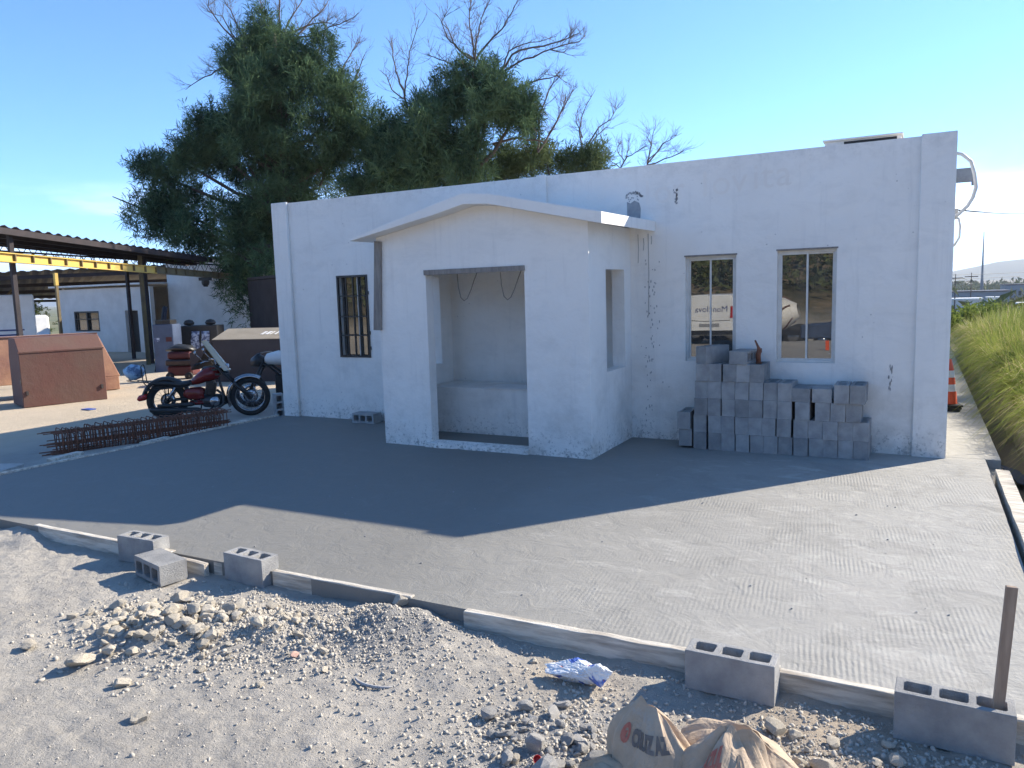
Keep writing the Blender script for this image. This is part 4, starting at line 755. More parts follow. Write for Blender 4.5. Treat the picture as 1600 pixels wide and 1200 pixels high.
# big brown bin with tan sloping top
t=thing('steel_container','dark brown container with tan sloping top and white paint marks behind the motorcycles','container',(-14.98,13.0,-.08),R_(17))
MB().prism([(0,0),(0,1.02),(.75,1.24),(1.5,1.24),(1.5,0)],0,2.9,lambda u,tt,w2:(tt,u,w2)).build('body',M['brownbox'],t,.01)
MB().prism([(-.005,1.022),(.75,1.246),(.745,1.262),(-.01,1.038)],0,2.9,lambda u,tt,w2:(tt,u,w2)).build('top_panel',M['tan'],t)
MB().prism([(-.62,.30),(0,.98),(0,1.02),(-.62,.72)],.0,.9,lambda u,tt,w2:(u,tt,w2)).build('hopper',M['brownbox'],t)
sc_=MB()
for k in range(7):
    x=1.05+.12*k; sc_.prism([(.28,1.022+.28*.299+.02),(.48,1.022+.48*.299+.02),(.478,1.022+.48*.299+.024),(.278,1.022+.28*.299+.024)],x,x+random.uniform(.03,.08),lambda u,tt,w2:(tt+u*.2,u,w2))
sc_.build('paint_mark',M['letter_white'],t)
# ------------------------------------------------------------------ workshop and canopies
shop=thing('workshop','white workshop with dark doorway and small window under the steel canopy','building',(-33,24,-.5),world=True)
wallgrid(MB(),-38.4,-31.5,-.9,2.62,24.0,24.2,[(-33.38,-32.46,-.9,1.53),(-37.29,-35.34,.54,1.53)],fy).build('wall',M['shopwall'],shop)
MB().box((-38.7,23.7,2.72),(-31.45,29,2.80)).build('roof',M['corr_w'],shop)
MB().box((-38.4,24.21,-.9),(-38.2,29,2.7)).box((-38.1,28.8,-.9),(-31.6,29,2.7)).build('wall',M['shopwall'],shop)
wf=MB(); wf.box((-37.29,24.02,.54),(-37.2,24.1,1.53)).box((-35.43,24.02,.54),(-35.34,24.1,1.53)).box((-37.2,24.02,1.45),(-35.43,24.1,1.53)).box((-37.2,24.02,.54),(-35.43,24.1,.6)).box((-36.36,24.02,.6),(-36.28,24.1,1.45)).box((-37.2,24.02,1.12),(-36.36,24.1,1.16)).box((-36.28,24.02,1.12),(-35.43,24.1,1.16)); wf=wf.build('window',M['black_metal'],shop)
MB().box((-37.19,24.12,.61),(-35.44,24.13,1.44)).build('pane',M['glass'],wf)
MB().box((-33.3,24.3,-.9),(-32.5,24.34,1.5)).build('door',M['black_metal'],shop)
sh2=thing('workshop','tall plain white block wall of the larger workshop behind the dark cabinets','building',(-30,26,-.5),world=True)
MB().box((-31.4,24.9,-.9),(-24.3,25.15,3.7)).box((-24.5,25.16,-.9),(-24.3,33,3.7)).build('wall',M['shopwall'],sh2)
MB().box((-31.6,24.7,3.7),(-24.2,33,3.82)).build('roof',M['corr'],sh2)
def corr_sheet(p0,p1,q0,q1,amp=.035,n=120,th=.012):
    p0,p1,q0,q1=map(Vector,(p0,p1,q0,q1)); vs=[]
    for i in range(n+1):
        u=i/n; d=Vector((0,0,amp*math.sin(u*n*1.6)))
        a=p0.lerp(p1,u)+d; b=q0.lerp(q1,u)+d; vs+=[a,b,a-Vector((0,0,th)),b-Vector((0,0,th))]
    fs=[]
    for i in range(n):
        o=i*4; fs+=[(o,o+1,o+5,o+4),(o+2,o+6,o+7,o+3),(o,o+4,o+6,o+2),(o+1,o+3,o+7,o+5)]
    return MB().add(vs,fs)
can=thing('steel_canopy','open steel canopy with dark corrugated roof, open web joists and yellow crane beam','canopy',(-25,18,-.3),world=True)
N0,N1=Vector((-20.18,10.46,3.97)),Vector((-25.66,22.55,3.63)); F0,F1=Vector((-27.54,14.2,4.05)),Vector((-29.6,24.3,3.58))
corr_sheet(N0,N1,F0,F1).build('roof_sheet',M['steel_dark'],can)
def fascia(a,b,h,w_,name,mat,dz=0):
    a=Vector(a)+Vector((0,0,dz)); b=Vector(b)+Vector((0,0,dz)); d=(b-a).normalized(); s=d.cross(Vector((0,0,1))).normalized()*w_/2; z=Vector((0,0,h)); vs=[a-s,b-s,b+s,a+s,a-s-z,b-s-z,b+s-z,a+s-z]
    return MB().add(vs,[(0,1,2,3),(4,7,6,5),(0,4,5,1),(1,5,6,2),(2,6,7,3),(3,7,4,0)]).build(name,mat,can)
fascia(N0,N1,.16,.08,'purlin',M['steel_dark'],-.05)
for u in (.25,.5,.75): fascia(N0.lerp(F0,u),N1.lerp(F1,u),.12,.08,'purlin',M['steel_dark'],-.06)
def joist(a,b,h,name='joist'):
    a=Vector(a);b=Vector(b); L_=(b-a).length; n=int(L_/.42); mb=MB(); z=Vector((0,0,h)); mb.tube([a,b],.03,4).tube([a-z,b-z],.03,4)
    for i in range(n):
        p=a.lerp(b,i/n); m_=a.lerp(b,(i+.5)/n)-z; q_=a.lerp(b,(i+1)/n); mb.tube([p,m_,q_],.016,4,cap=False)
    return mb.build(name,M['steel_dark'],can)
joist((-26.44,13.64,3.72),(-26.5,23.97,3.36),.34); joist((-23.2,12.4,3.70),(-26.6,22.6,3.36),.24)
bm0,bm1=Vector((-20.05,10.32,3.28)),Vector((-25.84,24.07,2.96)); dd=(bm1-bm0).normalized(); side=dd.cross(Vector((0,0,1))).normalized()
def ibeam(a,b,h,w_,mat,name):
    s=dd.cross(Vector((0,0,1))).normalized(); mb=MB()
    for z0,z1,ww in ((0,-.025,w_/2),(-.0251,-h+.0251,.012),(-h+.025,-h,w_/2)):
        vs=[a-s*ww+Vector((0,0,z0)),b-s*ww+Vector((0,0,z0)),b+s*ww+Vector((0,0,z0)),a+s*ww+Vector((0,0,z0))]; vs+=[v+Vector((0,0,z1-z0)) for v in vs]
        mb.add(vs,[(0,1,2,3),(4,7,6,5),(0,4,5,1),(1,5,6,2),(2,6,7,3),(3,7,4,0)])
    return mb.build(name,mat,can)
split=bm0.lerp(bm1,.56)
y_=ibeam(bm0,split,.24,.16,M['yellow'],'crane_beam'); o_=ibeam(split+dd*.005,bm1,.24,.16,M['ochre'],'crane_beam')  # one yellow beam: its far part's shade is put into a darker colour
for k in range(22):
    p=bm0.lerp(bm1,.02+k*.045); mb=MB(); 
    vs=[p+side*e*.078+dd*f+Vector((0,0,z)) for z in(-.026,-.214) for e,f in((-1,0),(1,0),(1,.035),(-1,.035))]
    mb.add(vs,[(0,1,2,3),(4,7,6,5),(0,4,5,1),(1,5,6,2),(2,6,7,3),(3,7,4,0)]); mb.build('stiffener',M['ochre'],can)
for (x,y,zt,zb,mt) in ((-25.12,18.84,3.75,-.5,'ochre'),(-25.45,19.25,3.7,-.5,'steel_dark'),(-21.2,12.1,3.85,-.2,'steel_dark'),(-34.15,21.3,3.3,-.6,'ochre'),(-28.6,20.8,3.6,-.5,'steel_dark')):
    MB().box((x-.055,y-.055,zb),(x+.055,y+.055,zt)).build('post',M[mt],can)
MB().box((-34.22,21.23,2.75),(-34.08,21.37,3.3)).build('post_cap',M['yellow'],can)
hs=MB(); hp=bm0.lerp(bm1,.80); hs.box(tuple(hp+Vector((-.28,-.08,-.36))),tuple(hp+Vector((.28,.08,-.24)))).lathe([(.02,-.06),(.16,-.06),(.16,.06),(.02,.06)],tuple(hp+Vector((0,0,-.42))),14,'y').box(tuple(hp+Vector((-.06,-.06,-.60))),tuple(hp+Vector((.06,.06,-.5)))); hs.build('hoist_trolley',M['black_metal'],can)
can2=thing('steel_canopy','lower corrugated canopy sheltering parked trucks behind the workshop roofline','canopy',(-50,28,-.6),world=True); _c=can; can=can2
corr_sheet((-43.0,20.8,3.53),(-31.0,27.1,3.72),(-66,33.5,2.5),(-54,41,2.3),n=90).build('roof_sheet',M['corr'],can2)
for k in range(5):
    u=k/4; a=Vector((-42.6,21.3,3.4)).lerp(Vector((-65,33.4,2.45)),u); b=Vector((-32,27,3.55)).lerp(Vector((-54,40.5,2.25)),u); fascia(a,b,.18,.1,'purlin',M['steel_dark'],-.06)
for x,y in ((-42,22),(-48,26),(-55,30),(-62,34)): MB().box((x-.09,y-.09,-1.5),(x+.09,y+.09,3.1 if x>-50 else 2.5)).build('post',M['steel_dark'],can2)
for x,y in ((-48,26),(-55,30)):
    MB().tube([(x,y,1.7),(x-1.2,y-.6,2.7)],.05,6).tube([(x,y,1.7),(x+1.2,y+.6,2.9)],.05,6).build('brace',M['ochre'],can2)
can=_c
# trucks under the canopy
def boxvehicle(name,label,cat,loc,rot,parts):
    t=thing(name,label,cat,loc,rot)
    for nm,a,b,mt,bv in parts: MB().box(a,b).build(nm,M[mt],t,bv)
    return t
def vwheel(t,x,y,r,w_=.2):
    wl=MB().lathe([(.02,-w_/2),(r*.93,-w_/2),(r,-w_/2+.03),(r,w_/2-.03),(r*.93,w_/2),(.02,w_/2)],(x,y,r),24,'y').build('wheel',M['rubber'],t)
    MB().lathe([(.02,-w_/2-.005),(r*.55,-w_/2-.005),(r*.55,w_/2+.005),(.02,w_/2+.005)],(x,y,r),20,'y').build('rim',M['chrome'],wl)
t=boxvehicle('white_truck','white truck body with a blue lower stripe at the far left edge of the yard','truck',(-26.5,15.7,-.35),R_(61),[('body',(-2.2,0,.72),(.0,4.2,2.62),'white',.04),('stripe',(-2.205,-.01,.72),(.008,-.003,.95),'blue',0),('chassis',(-2.1,.1,.4),(-.1,5.8,.7),'black',0),('cab',(-2.1,4.4,.7),(-.1,5.9,2.3),'white',.1)])
for x in(-1.95,-.15):
    for y in(.9,5.0): vwheel(t,x,y,.42)
for k,(w_,z) in enumerate(((.9,1.42),(.8,1.26),(.5,1.14))): MB().box((-1.2-w_/2+.4,-.012,z),(-1.2+w_/2+.4,-.004,z+.05)).build('lettering_line',M['navy'],t)
t=thing('pickup','white pickup with dark windscreen parked under the rear canopy','pickup',(-32.0,19.5,-.5),R_(150))
MB().prism([(-1.2,.45),(-1.2,1.15),(-.1,1.22),(.35,1.95),(1.9,1.98),(2.1,1.25),(3.6,1.22),(3.6,.45)],0,1.8,lambda u,tt,w2:(u,tt,w2)).build('body',M['white'],t,.06)
MB().prism([(.05,1.28),(.40,1.88),(1.82,1.90),(1.98,1.28)],-.006,1.806,lambda u,tt,w2:(u,tt,w2)).build('side_window',M['black'],t)
for x in(-.5,2.8):
    for y in(.12,1.68): vwheel(t,x,y,.36)
# clutter by the big workshop wall
t=thing('metal_cabinet','blue grey metal cabinet with a red sticker standing by the workshop wall','cabinet',(-20.7,16.25,-.35),R_(27))
MB().box((-.3,-.3,0),(.33,.3,1.55)).build('body',M['bluegrey'],t,.015); MB().box((-.22,-.25,1.552),(.25,.2,1.68)).build('top_unit',M['black'],t,.01); MB().box((.10,-.306,1.02),(.28,-.3015,1.16)).build('sticker',M['red_matt'],t); MB().box((-.26,-.306,1.02),(-.10,-.3015,1.14)).build('sticker',M['cloth_white'],t)
t=thing('metal_cabinet','wide black cabinet with pale cloths hanging on its front','cabinet',(-20.6,17.5,-.35),R_(27))
MB().box((-.55,-.3,0),(.62,.3,1.45)).build('body',M['black'],t,.015)
for k,x in enumerate((-.22,.10)):
    vs=[];fs=[]
    for i in range(7):
        for j in range(7): vs.append((x+(i/6)*.26+.02*math.sin(j*1.3+k),-.33-.02*math.sin(i*1.9+j*.7),.42+.85*j/6))
    for i in range(6):
        for j in range(6): fs.append((i*7+j,i*7+7+j,i*7+8+j,i*7+j+1))
    c_=MB().add(vs,fs,True).build('cloth',M['cloth_white'],t); md=c_.modifiers.new('s','SOLIDIFY'); md.thickness=.01
for x in(-.4,.3): MB().lathe([(.02,0),(.14,.02),(.17,.08),(.12,.16),(.02,.19)],(x,0,1.452),16).build('bundle',M['leather'],t)
t=MB().tube([(-21.64,17.01,1.72),(-21.0,16.02,-.33)],.085,4); tag(t.build('leaning_beam',M['steel_dark']),'dark steel beam leaning left of the blue grey cabinet','beam')
t=thing('engine_crate','red and black machine sitting in the shade behind the red motorcycle','machine',(-16.9,13.7,-.12),R_(25))
MB().box((-.33,-.25,.10),(.33,.25,.36)).build('lower_body',M['red_matt'],t,.04); MB().box((-.36,-.28,.37),(.36,.28,.52)).build('middle',M['black'],t,.03); MB().box((-.32,-.25,.53),(.32,.25,.72)).build('upper_body',M['red_matt'],t,.05); MB().loft([((-.36,0,.78),.2,.05),((-.1,0,.82),.25,.1),((.2,0,.80),.22,.08),((.33,0,.76),.1,.03)]).build('cover',M['black'],t)
for x in(-.25,.25): MB().lathe([(.02,-.03),(.10,-.03),(.10,.03),(.02,.03)],(x,-.27,.10),14,'y').build('wheel',M['rubber'],t)
t=thing('dark_shed','dark corrugated metal shed beneath the hanging branches of the big tree','shed',(-21.4,21.3,.0),world=True)
a,b=Vector((-23.2,22.05,0)),Vector((-19.2,20.0,0)); n=40; vs=[]
for i in range(n+1):
    u=i/n; p=a.lerp(b,u)+Vector((.05*(i%2),.09*(i%2),0)); vs+=[p+Vector((0,0,-.5)),p+Vector((0,0,2.6))]
MB().add(vs,[(i*2,i*2+2,i*2+3,i*2+1) for i in range(n)]).build('front_panel',M['brownbox'],t)
MB().prism([(-23.2,22.05),(-19.2,20.0),(-18.0,22.4),(-22.0,24.4)],2.62,2.72,lambda u,tt,w2:(u,w2,tt)).build('roof',M['brownbox'],t)
MB().prism([(-23.1,22.2),(-19.2,20.2),(-18.2,22.2),(-22.0,24.2)],-.5,2.6,lambda u,tt,w2:(u,w2,tt)).build('body',M['brownbox'],t)
# white motorcycle nose and clutter by left edge
t=thing('scooter','white scooter front poking in at the left edge of the yard','scooter',(-21.3,10.9,-.2),R_(-60))
wheel(t,0,.25,.06,0); wheel(t,1.1,.25,.06,0); MB().loft([((.95,0,.55),.05,.05),((1.05,0,.7),.16,.2),((1.15,0,.75),.14,.2),((1.25,0,.7),.05,.08)]).build('front_shield',M['white'],t)
MB().loft([((-.4,0,.6),.05,.03),((-.1,0,.6),.15,.15),((.5,0,.58),.14,.12),((.6,0,.55),.05,.05)]).build('body',M['black'],t); MB().box((.4,-.12,.25),(1.0,.12,.32)).build('footboard',M['black'],t); MB().tube([(1.1,0,.25),(1.0,0,.9),(.98,-.28,.98)],.015,6).tube([(1.0,0,.9),(.98,.28,.98)],.015,6).build('handlebar',M['chrome'],t)
o=MB().box((-.12,-.07,0),(.12,.07,.012),jit=.01).build('blue_wrapper',M['blue']); o.location=(-13.6,8.85,-.055); tag(o,'small bright blue wrapper on the sunlit dirt near the red brown container','wrapper')
# ------------------------------------------------------------------ trees
def tube_np(verts,faces,pts,rs,n=4):
    o=len(verts); P=[Vector(p) for p in pts]; a=None
    for i,p in enumerate(P):
        t=(P[min(i+1,len(P)-1)]-P[max(i-1,0)]).normalized()
        if a is None: a=t.cross(Vector((.31,.52,.8))).normalized()
        a=(a-t*a.dot(t)).normalized(); b=t.cross(a)
        for k in range(n): g=2*math.pi*k/n; q=p+(a*math.cos(g)+b*math.sin(g))*rs[i]; verts.append((q.x,q.y,q.z))
    for i in range(len(P)-1):
        for k in range(n): faces.append((o+i*n+k,o+i*n+(k+1)%n,o+(i+1)*n+(k+1)%n,o+(i+1)*n+k))
def crown_mesh(name,ells,mat,parent,dens,length=(.22,.5),width=.015,droop=.75,seed=1,ydepth=1.0,plume=True):
    r=np.random.RandomState(seed); V=[];
    sub=[]
    for (cx,cy,cz,rx,rz) in ells:      # each mass is broken into plumes with gaps between them
        nsub=max(3,int((5.0 if plume else 0)*rx*rz+3)); rx*=.80; rz*=.86
        if not plume: sub.append((cx,cy,cz,rx,rz)); continue
        for k in range(nsub):
            d=r.normal(size=3); d/=np.linalg.norm(d); q=.30+.78*r.rand()**.6
            s_=.22+.30*r.rand(); sub.append((cx+d[0]*rx*q,cy+d[1]*max(rx,rz)*q,cz+d[2]*rz*q,s_*.8,s_*(1.5+.9*r.rand())))
    for (cx,cy,cz,rx,rz) in sub:
        n=int(dens*rx*rz*(.88 if plume else 1)); ns=max(4,n//16)
        # spray origins: uneven shell with lumps
        d=r.normal(size=(ns,3)); d/=np.linalg.norm(d,axis=1)[:,None]; rad=.30+.58*r.rand(ns)**.6
        lump=1+.28*np.sin(d[:,0]*5+cx*3)*np.sin(d[:,2]*6+cz*2)+.12*r.randn(ns)
        O=d*(rad*lump)[:,None]*np.array([rx,max(rx,rz)*ydepth,rz])+np.array([cx,cy,cz])
        up=d*.6+np.array([0,0,.95 if plume else .55])+.35*r.normal(size=(ns,3)); up/=np.linalg.norm(up,axis=1)[:,None]
        k=16; O=np.repeat(O,k,0); U_=np.repeat(up,k,0); N=len(O)
        s=r.rand(N,1); base=O+U_*s*.36+r.normal(size=(N,3))*.06
        dr=U_*.7+.55*r.normal(size=(N,3))+np.array([0,0,.15]); dr/=np.linalg.norm(dr,axis=1)[:,None]
        ln=(length[0]+(length[1]-length[0])*r.rand(N,1)); tip=base+dr*ln; mid=base+dr*ln*.5; tip[:,2]-=(droop*ln*r.rand(N,1))[:,0]*.8
        sd=np.cross(dr,r.normal(size=(N,3))); sd/=np.linalg.norm(sd,axis=1)[:,None]; w_=width*(.6+.8*r.rand(N,1))
        V.append(np.stack([base-sd*w_*.4,mid-sd*w_,mid+sd*w_,tip],1))
    V=np.concatenate(V); N=len(V); i=np.arange(N)[:,None]*4; F=np.concatenate([i+np.array([[0,1,2]]),i+np.array([[1,3,2]])])
    return npmesh(name,V.reshape(-1,3),F,mat,parent)
def dead_mesh(lines,seed,r0=.055,twigs=7,depth=2):
    rr=random.Random(seed); V=[];F=[]
    def sub(p,d,L_,r,dep_):
        n=5; pts=[p]; dd_=Vector(d)
        for i in range(n): dd_=(dd_+Vector((rr.uniform(-.22,.22),rr.uniform(-.22,.22),rr.uniform(-.12,.2)))).normalized(); pts.append(pts[-1]+dd_*L_/n)
        tube_np(V,F,pts,[max(.0035,r*(1-i/n*.75)) for i in range(n+1)],3)
        if dep_>0:
            for k in range(rr.randint(3,6)):
                i=rr.randint(1,n-1); q=pts[i]; e=(dd_+Vector((rr.uniform(-1,1),rr.uniform(-1,1),rr.uniform(-.5,.8)))*.8).normalized(); sub(q,e,L_*rr.uniform(.35,.7),r*.55,dep_-1)
    for pl in lines:
        P=[Vector(p) for p in pl]; L_=sum((P[i+1]-P[i]).length for i in range(len(P)-1))
        # densify with wobble
        Q=[P[0]]
        for i in range(len(P)-1):
            for k in(1,2,3):
                w_=.05*(P[i+1]-P[i]).length if k<3 else 0; Q.append(P[i].lerp(P[i+1],k/3)+Vector((rr.uniform(-w_,w_),rr.uniform(-w_,w_),rr.uniform(-w_,w_))))
        rb=min(r0,.012+.012*L_); tube_np(V,F,Q,[max(.008,rb*(1-.8*i/(len(Q)-1))) for i in range(len(Q))],5)
        for k in range(int(1.5*twigs*max(1,L_/1.5))):
            i=rr.randint(len(Q)//4,len(Q)-2); t=(Q[i+1]-Q[i]).normalized(); e=(t*.6+Vector((rr.uniform(-1,1),rr.uniform(-1,1),rr.uniform(-.3,.9)))).normalized(); sub(Q[i],e,rr.uniform(.35,.95),.010,depth-1)
    return V,F
def tree(name,label,base,ells,dead,mat,dens,seed,top,r0=.28,cat='tree',group=None,**kw):
    t=thing(name,label,cat,base,world=True); b=Vector(base); tp=Vector(top)
    tr=[b+Vector((0,0,-.5))]+[b.lerp(tp,k/7)+Vector((random.uniform(-.12,.12),random.uniform(-.12,.12),0)) for k in range(1,8)]
    MB().tube(tr,[r0*(1.15-.9*k/7) for k in range(8)],9).build('trunk',M['trunk'],t)
    V=[];F=[]
    for e in ells:
        c=Vector(e[:3]); k=max(.12,min(.85,(c.z-b.z)/(tp.z-b.z)-.15)); s=b.lerp(tp,k); mid=s.lerp(c,.5)+Vector((0,0,-.25)); tube_np(V,F,[s,mid,c,c+(c-mid)*.5],[r0*.35,r0*.25,r0*.15,.02],5)
    if V: npmesh('limbs',V,F,M['trunk'],t,True,4)
    if dead: V,F=dead_mesh(dead,seed); npmesh('dead_branches',V,F,M['twig'],t,True,4)
    if ells: crown_mesh('crown',ells,mat,t,dens,seed=seed,**kw)
    return t
tree('casuarina_tree','tallest dark green feathery tree left of the building with dead twigs above its crown',(-22.8,23.9,-.6),CROWN1,DEAD1,M['leaf'],4200,11,(-23.4,24.6,12.5),.32)
tree('casuarina_tree','big feathery tree behind the middle of the roof with long bare limbs',(-15.8,25.9,-.7),CROWN2,DEAD2,M['leaf'],4200,12,(-15.3,27.0,10.5),.30)
tree('casuarina_tree','lower dark tree filling the gap between the two tall trees',(-18.9,25.5,-.7),CROWN3,[],M['leaf'],4200,13,(-18.8,25.8,7.5),.18)
tree('casuarina_tree','low pale green tree row end just above the roofline right of the big trees',(-12.9,28.2,-.8),CROWN4,[],M['leaf2'],4000,14,(-12.8,28.5,5.6),.18)
tree('bare_tree','thin leafless tree with upright twigs right of the green trees',(-12.4,34.5,-1.0),[],DEAD3,M['leaf'],0,15,(-12.1,34.8,5.5),.12)
tree('bare_tree','smallest leafless tree top showing over the roof between two others',(-10.6,36.2,-1.0),[],DEAD4,M['leaf'],0,16,(-10.3,36.4,5.0),.1)
tree('bare_tree','rightmost leafless tree with long curved twigs over the roof edge',(-9.4,36.8,-1.0),[],DEAD5,M['leaf'],0,17,(-9.2,37.0,5.0),.1)
# a tall tree standing right of the building, beyond the picture's edge; its limb throws the shade at the left of the slab
tree('casuarina_tree','tall tree to the right of the building with a long limb over its roof',(4.2,18.6,.2),[(1.9,17.2,9.9,1.1,.75),(.5,17.25,10.1,1.1,.75),(-.9,17.15,10.3,1.1,.75),(-2.2,17.25,10.5,1.15,.7),(-3.4,17.4,10.7,1.1,.7),(-4.5,17.6,10.9,1.1,.7),(5.0,20.2,6.3,1.6,1.2),(5.4,20.4,7.8,1.5,1.2)],[],M['leaf'],4200,18,(4.2,18.2,10.5),.25,plume=False)
# ------------------------------------------------------------------ right side: wall, grass, bushes, cones, pole, town
rw=MB(); vs=[];fs=[]; n=60
for i in range(n+1):
    y=7.6+18*i/n; j=random.uniform(-.02,.02); vs+=[(1.17+j,y,-.6),(1.185+j+random.uniform(-.012,.012),y,-.1),(1.20+j,y,.12),(1.40,y,.14),(1.40,y,-.6)]
for i in range(n):
    for k in range(4): fs.append((i*5+k,i*5+5+k,i*5+6+k,i*5+1+k))
fs+=[(0,1,2,3,4),(n*5+4,n*5+3,n*5+2,n*5+1,n*5)]
tag(rw.add(vs,fs).build('retaining_wall',M['retwall']),'low rough retaining wall along the trench under the tall grass','wall')
def grass(N,xr,yr,seed,name,mat='grass',tall=1.0,label='tall yellow green grass overhanging the retaining wall'):
    r=np.random.RandomState(seed); nt_=N//28; tx=xr[0]+(xr[1]-xr[0])*r.rand(nt_)**1.0; ty=yr[0]+(yr[1]-yr[0])*r.rand(nt_); tx=np.repeat(tx,28); ty=np.repeat(ty,28); N=len(tx)
    bx=tx+r.normal(size=N)*.07; by=ty+r.normal(size=N)*.07; bz=terrain(bx,by)
    bx=np.maximum(bx,1.21); bz=np.maximum(terrain(bx,by),np.where(bx<1.40,.13,-9))
    ang=r.rand(N)*2*np.pi; lean=(.15+.75*r.rand(N)**1.3); hs=np.repeat(.85+.70*r.rand(nt_),28)*(.55+.5*r.rand(N))*np.clip(.70+.35*(bx-1.2),.70,1.05)*np.clip(.45+.55*(by-8.5)/4,.45,1)*tall
    dx=np.cos(ang)*lean-.36*np.clip((1.75-bx)/.3,0,1); dy=np.sin(ang)*lean-.08; lean=np.hypot(dx,dy); w_=.005+.007*r.rand(N)
    sx=-np.sin(ang)*w_; sy=np.cos(ang)*w_; P=[]
    for u in(0,.35,.7,1.0):
        x=bx+dx*hs*u**2; y=by+dy*hs*u**2; z=bz+hs*(u-.55*u**3*(lean/.5)); ww=(1-u*.9)
        P+= [np.stack([x-sx*ww,y-sy*ww,z],1),np.stack([x+sx*ww,y+sy*ww,z],1)]
    V=np.stack(P,1); i=np.arange(N)[:,None]*8; F=np.concatenate([i+np.array([[a,a+1,a+3,a+2]]) for a in(0,2,4)])
    o=npmesh(name,V.reshape(-1,3),F,M[mat],k=4); return tag(o,label,'grass',None,'stuff')
grass(60000,(1.21,3.4),(8.3,27),5,'tall_grass')
grass(7000,(1.21,3.2),(8.6,26),6,'dry_grass','straw',1.12,'straw coloured dead stalks standing among the green grass')
def bush(x,y,h,w_,label,seed,mat='bush',dens=2600):
    z=gz(x,y); t=thing('bush',label,'bush',(x,y,z),world=True)
    e=[(x+random.uniform(-.3,.3)*w_,y+random.uniform(-.2,.2)*w_,z+h*random.uniform(.3,.7),w_*.55,h*.42) for k in range(4)]
    V=[];F=[]
    for c in e: tube_np(V,F,[(x,y,z-.1),(c[0],c[1],c[2])],[.05,.015],4)
    npmesh('stems',V,F,M['trunk'],t,True,4); crown_mesh('leaves',e,M[mat],t,dens,(.10,.25),.035,.5,seed,plume=False); return t
bush(1.75,31,1.35,1.1,'dense bush right beside the building edge behind the grass',31); bush(3.6,33,1.5,1.3,'wide yellow green bush at the right edge behind the grass',32); bush(2.7,39,2.0,1.4,'bush rising between and behind the two nearer bushes',33); bush(.6,29,1.3,1.0,'bush half hidden behind the building corner',34); bush(5.6,44,2.2,1.8,'large darker bush far right behind the others',35,'leaf2'); bush(8.0,60,2.6,2.4,'distant rounded green bush at the right edge',36,'leaf2',900); bush(4.6,66,2.4,2.4,'distant bush left of the farthest rounded one',37,'leaf2',900)
bush(-60,34,3.4,5.0,'sunlit yellow green bushes seen under the rear canopy at far left',38,'bush',700)
# far scrub as one mass
r=np.random.RandomState(9); V=[]
n=2600; px_=r.uniform(-60,120,n); py_=70+r.rand(n)**1.4*800; px_=px_*(py_/300+.25)
k=14; X0=np.repeat(px_,k); Y0=np.repeat(py_,k); sz=np.repeat((1.5+3.0*r.rand(n))*(.6+py_/500),k); N=len(X0)
c=np.stack([X0,Y0,terrain(X0,Y0)],1)+np.stack([r.normal(size=N)*sz*.5,r.normal(size=N)*sz*.5,np.abs(r.normal(size=N))*sz*.35],1)
tri=c[:,None,:]+r.normal(size=(N,3,3))*sz[:,None,None]*.22
o=npmesh('distant_scrub',tri.reshape(-1,3),np.arange(N*3).reshape(-1,3),M['scrub']); tag(o,'green scrub and trees covering the far valley','scrub',None,'stuff')
# scrub on the hillside behind the viewer (seen in the window panes)
n=1500; px_=r.uniform(-60,40,n); py_=-32-r.rand(n)*60; k=60; X0=np.repeat(px_,k); Y0=np.repeat(py_,k); sz=np.repeat(.8+1.2*r.rand(n),k); N=len(X0)
c=np.stack([X0,Y0,terrain(X0,Y0)],1)+np.stack([r.normal(size=N)*sz*.5,r.normal(size=N)*sz*.5,np.abs(r.normal(size=N))*sz*.6],1)
tri=c[:,None,:]+r.normal(size=(N,3,3))*sz[:,None,None]*.10
o=npmesh('hillside_scrub',tri.reshape(-1,3),np.arange(N*3).reshape(-1,3),M['scrub']); tag(o,'dry scrub on the hillside reflected in the windows','scrub',None,'stuff')
# traffic cones
t=thing('traffic_cone','orange traffic cones nested in a stack with pale bands, behind the building corner','traffic cone',(.41,12.75,.0)); t.scale=(.86,.86,1.0)
for k in range(3): 
    s=MB().box((-.19,-.19,.0+k*.032),(.19,.19,.027+k*.032),Matrix.Rotation(R_(8*k-6),3,'Z')); s.build('base_plate',M['rubber'],t,.006)
for pr_ in ([(.135,.10),(.1155,.28)],[(.1005,.38),(.0855,.48)],[(.0705,.58),(.03,.74),(.0,.745)]): MB().lathe(pr_,(0,0,0),24).build('cone_body',M['orange'],t)
for pr_ in ([(.1155,.28),(.1005,.38)],[(.0855,.48),(.0705,.58)]): MB().lathe(pr_,(0,0,0),24).build('reflective_band',M['cone_white'],t)
# debris in the trench
o=MB().box((-.12,-.20,0),(.12,.20,.01)).build('sheet_offcut',M['bluegrey']); o.location=(1.0,9.75,-.26); o.rotation_euler=(.3,.35,.5); tag(o,'pale blue sheet lying in the trench beside the sidewalk','sheet')
# overhead line
cb=MB(); a=Vector((.30,12.6,2.86)); b=Vector((6.2,52,5.6)); cb.tube([a.lerp(b,u)-Vector((0,0,.18*math.sin(math.pi*u))) for u in np.linspace(0,1,12)],.012,6); tag(cb.build('service_cable',M['black_metal']),'dark overhead cable leaving the right side of the building','cable')
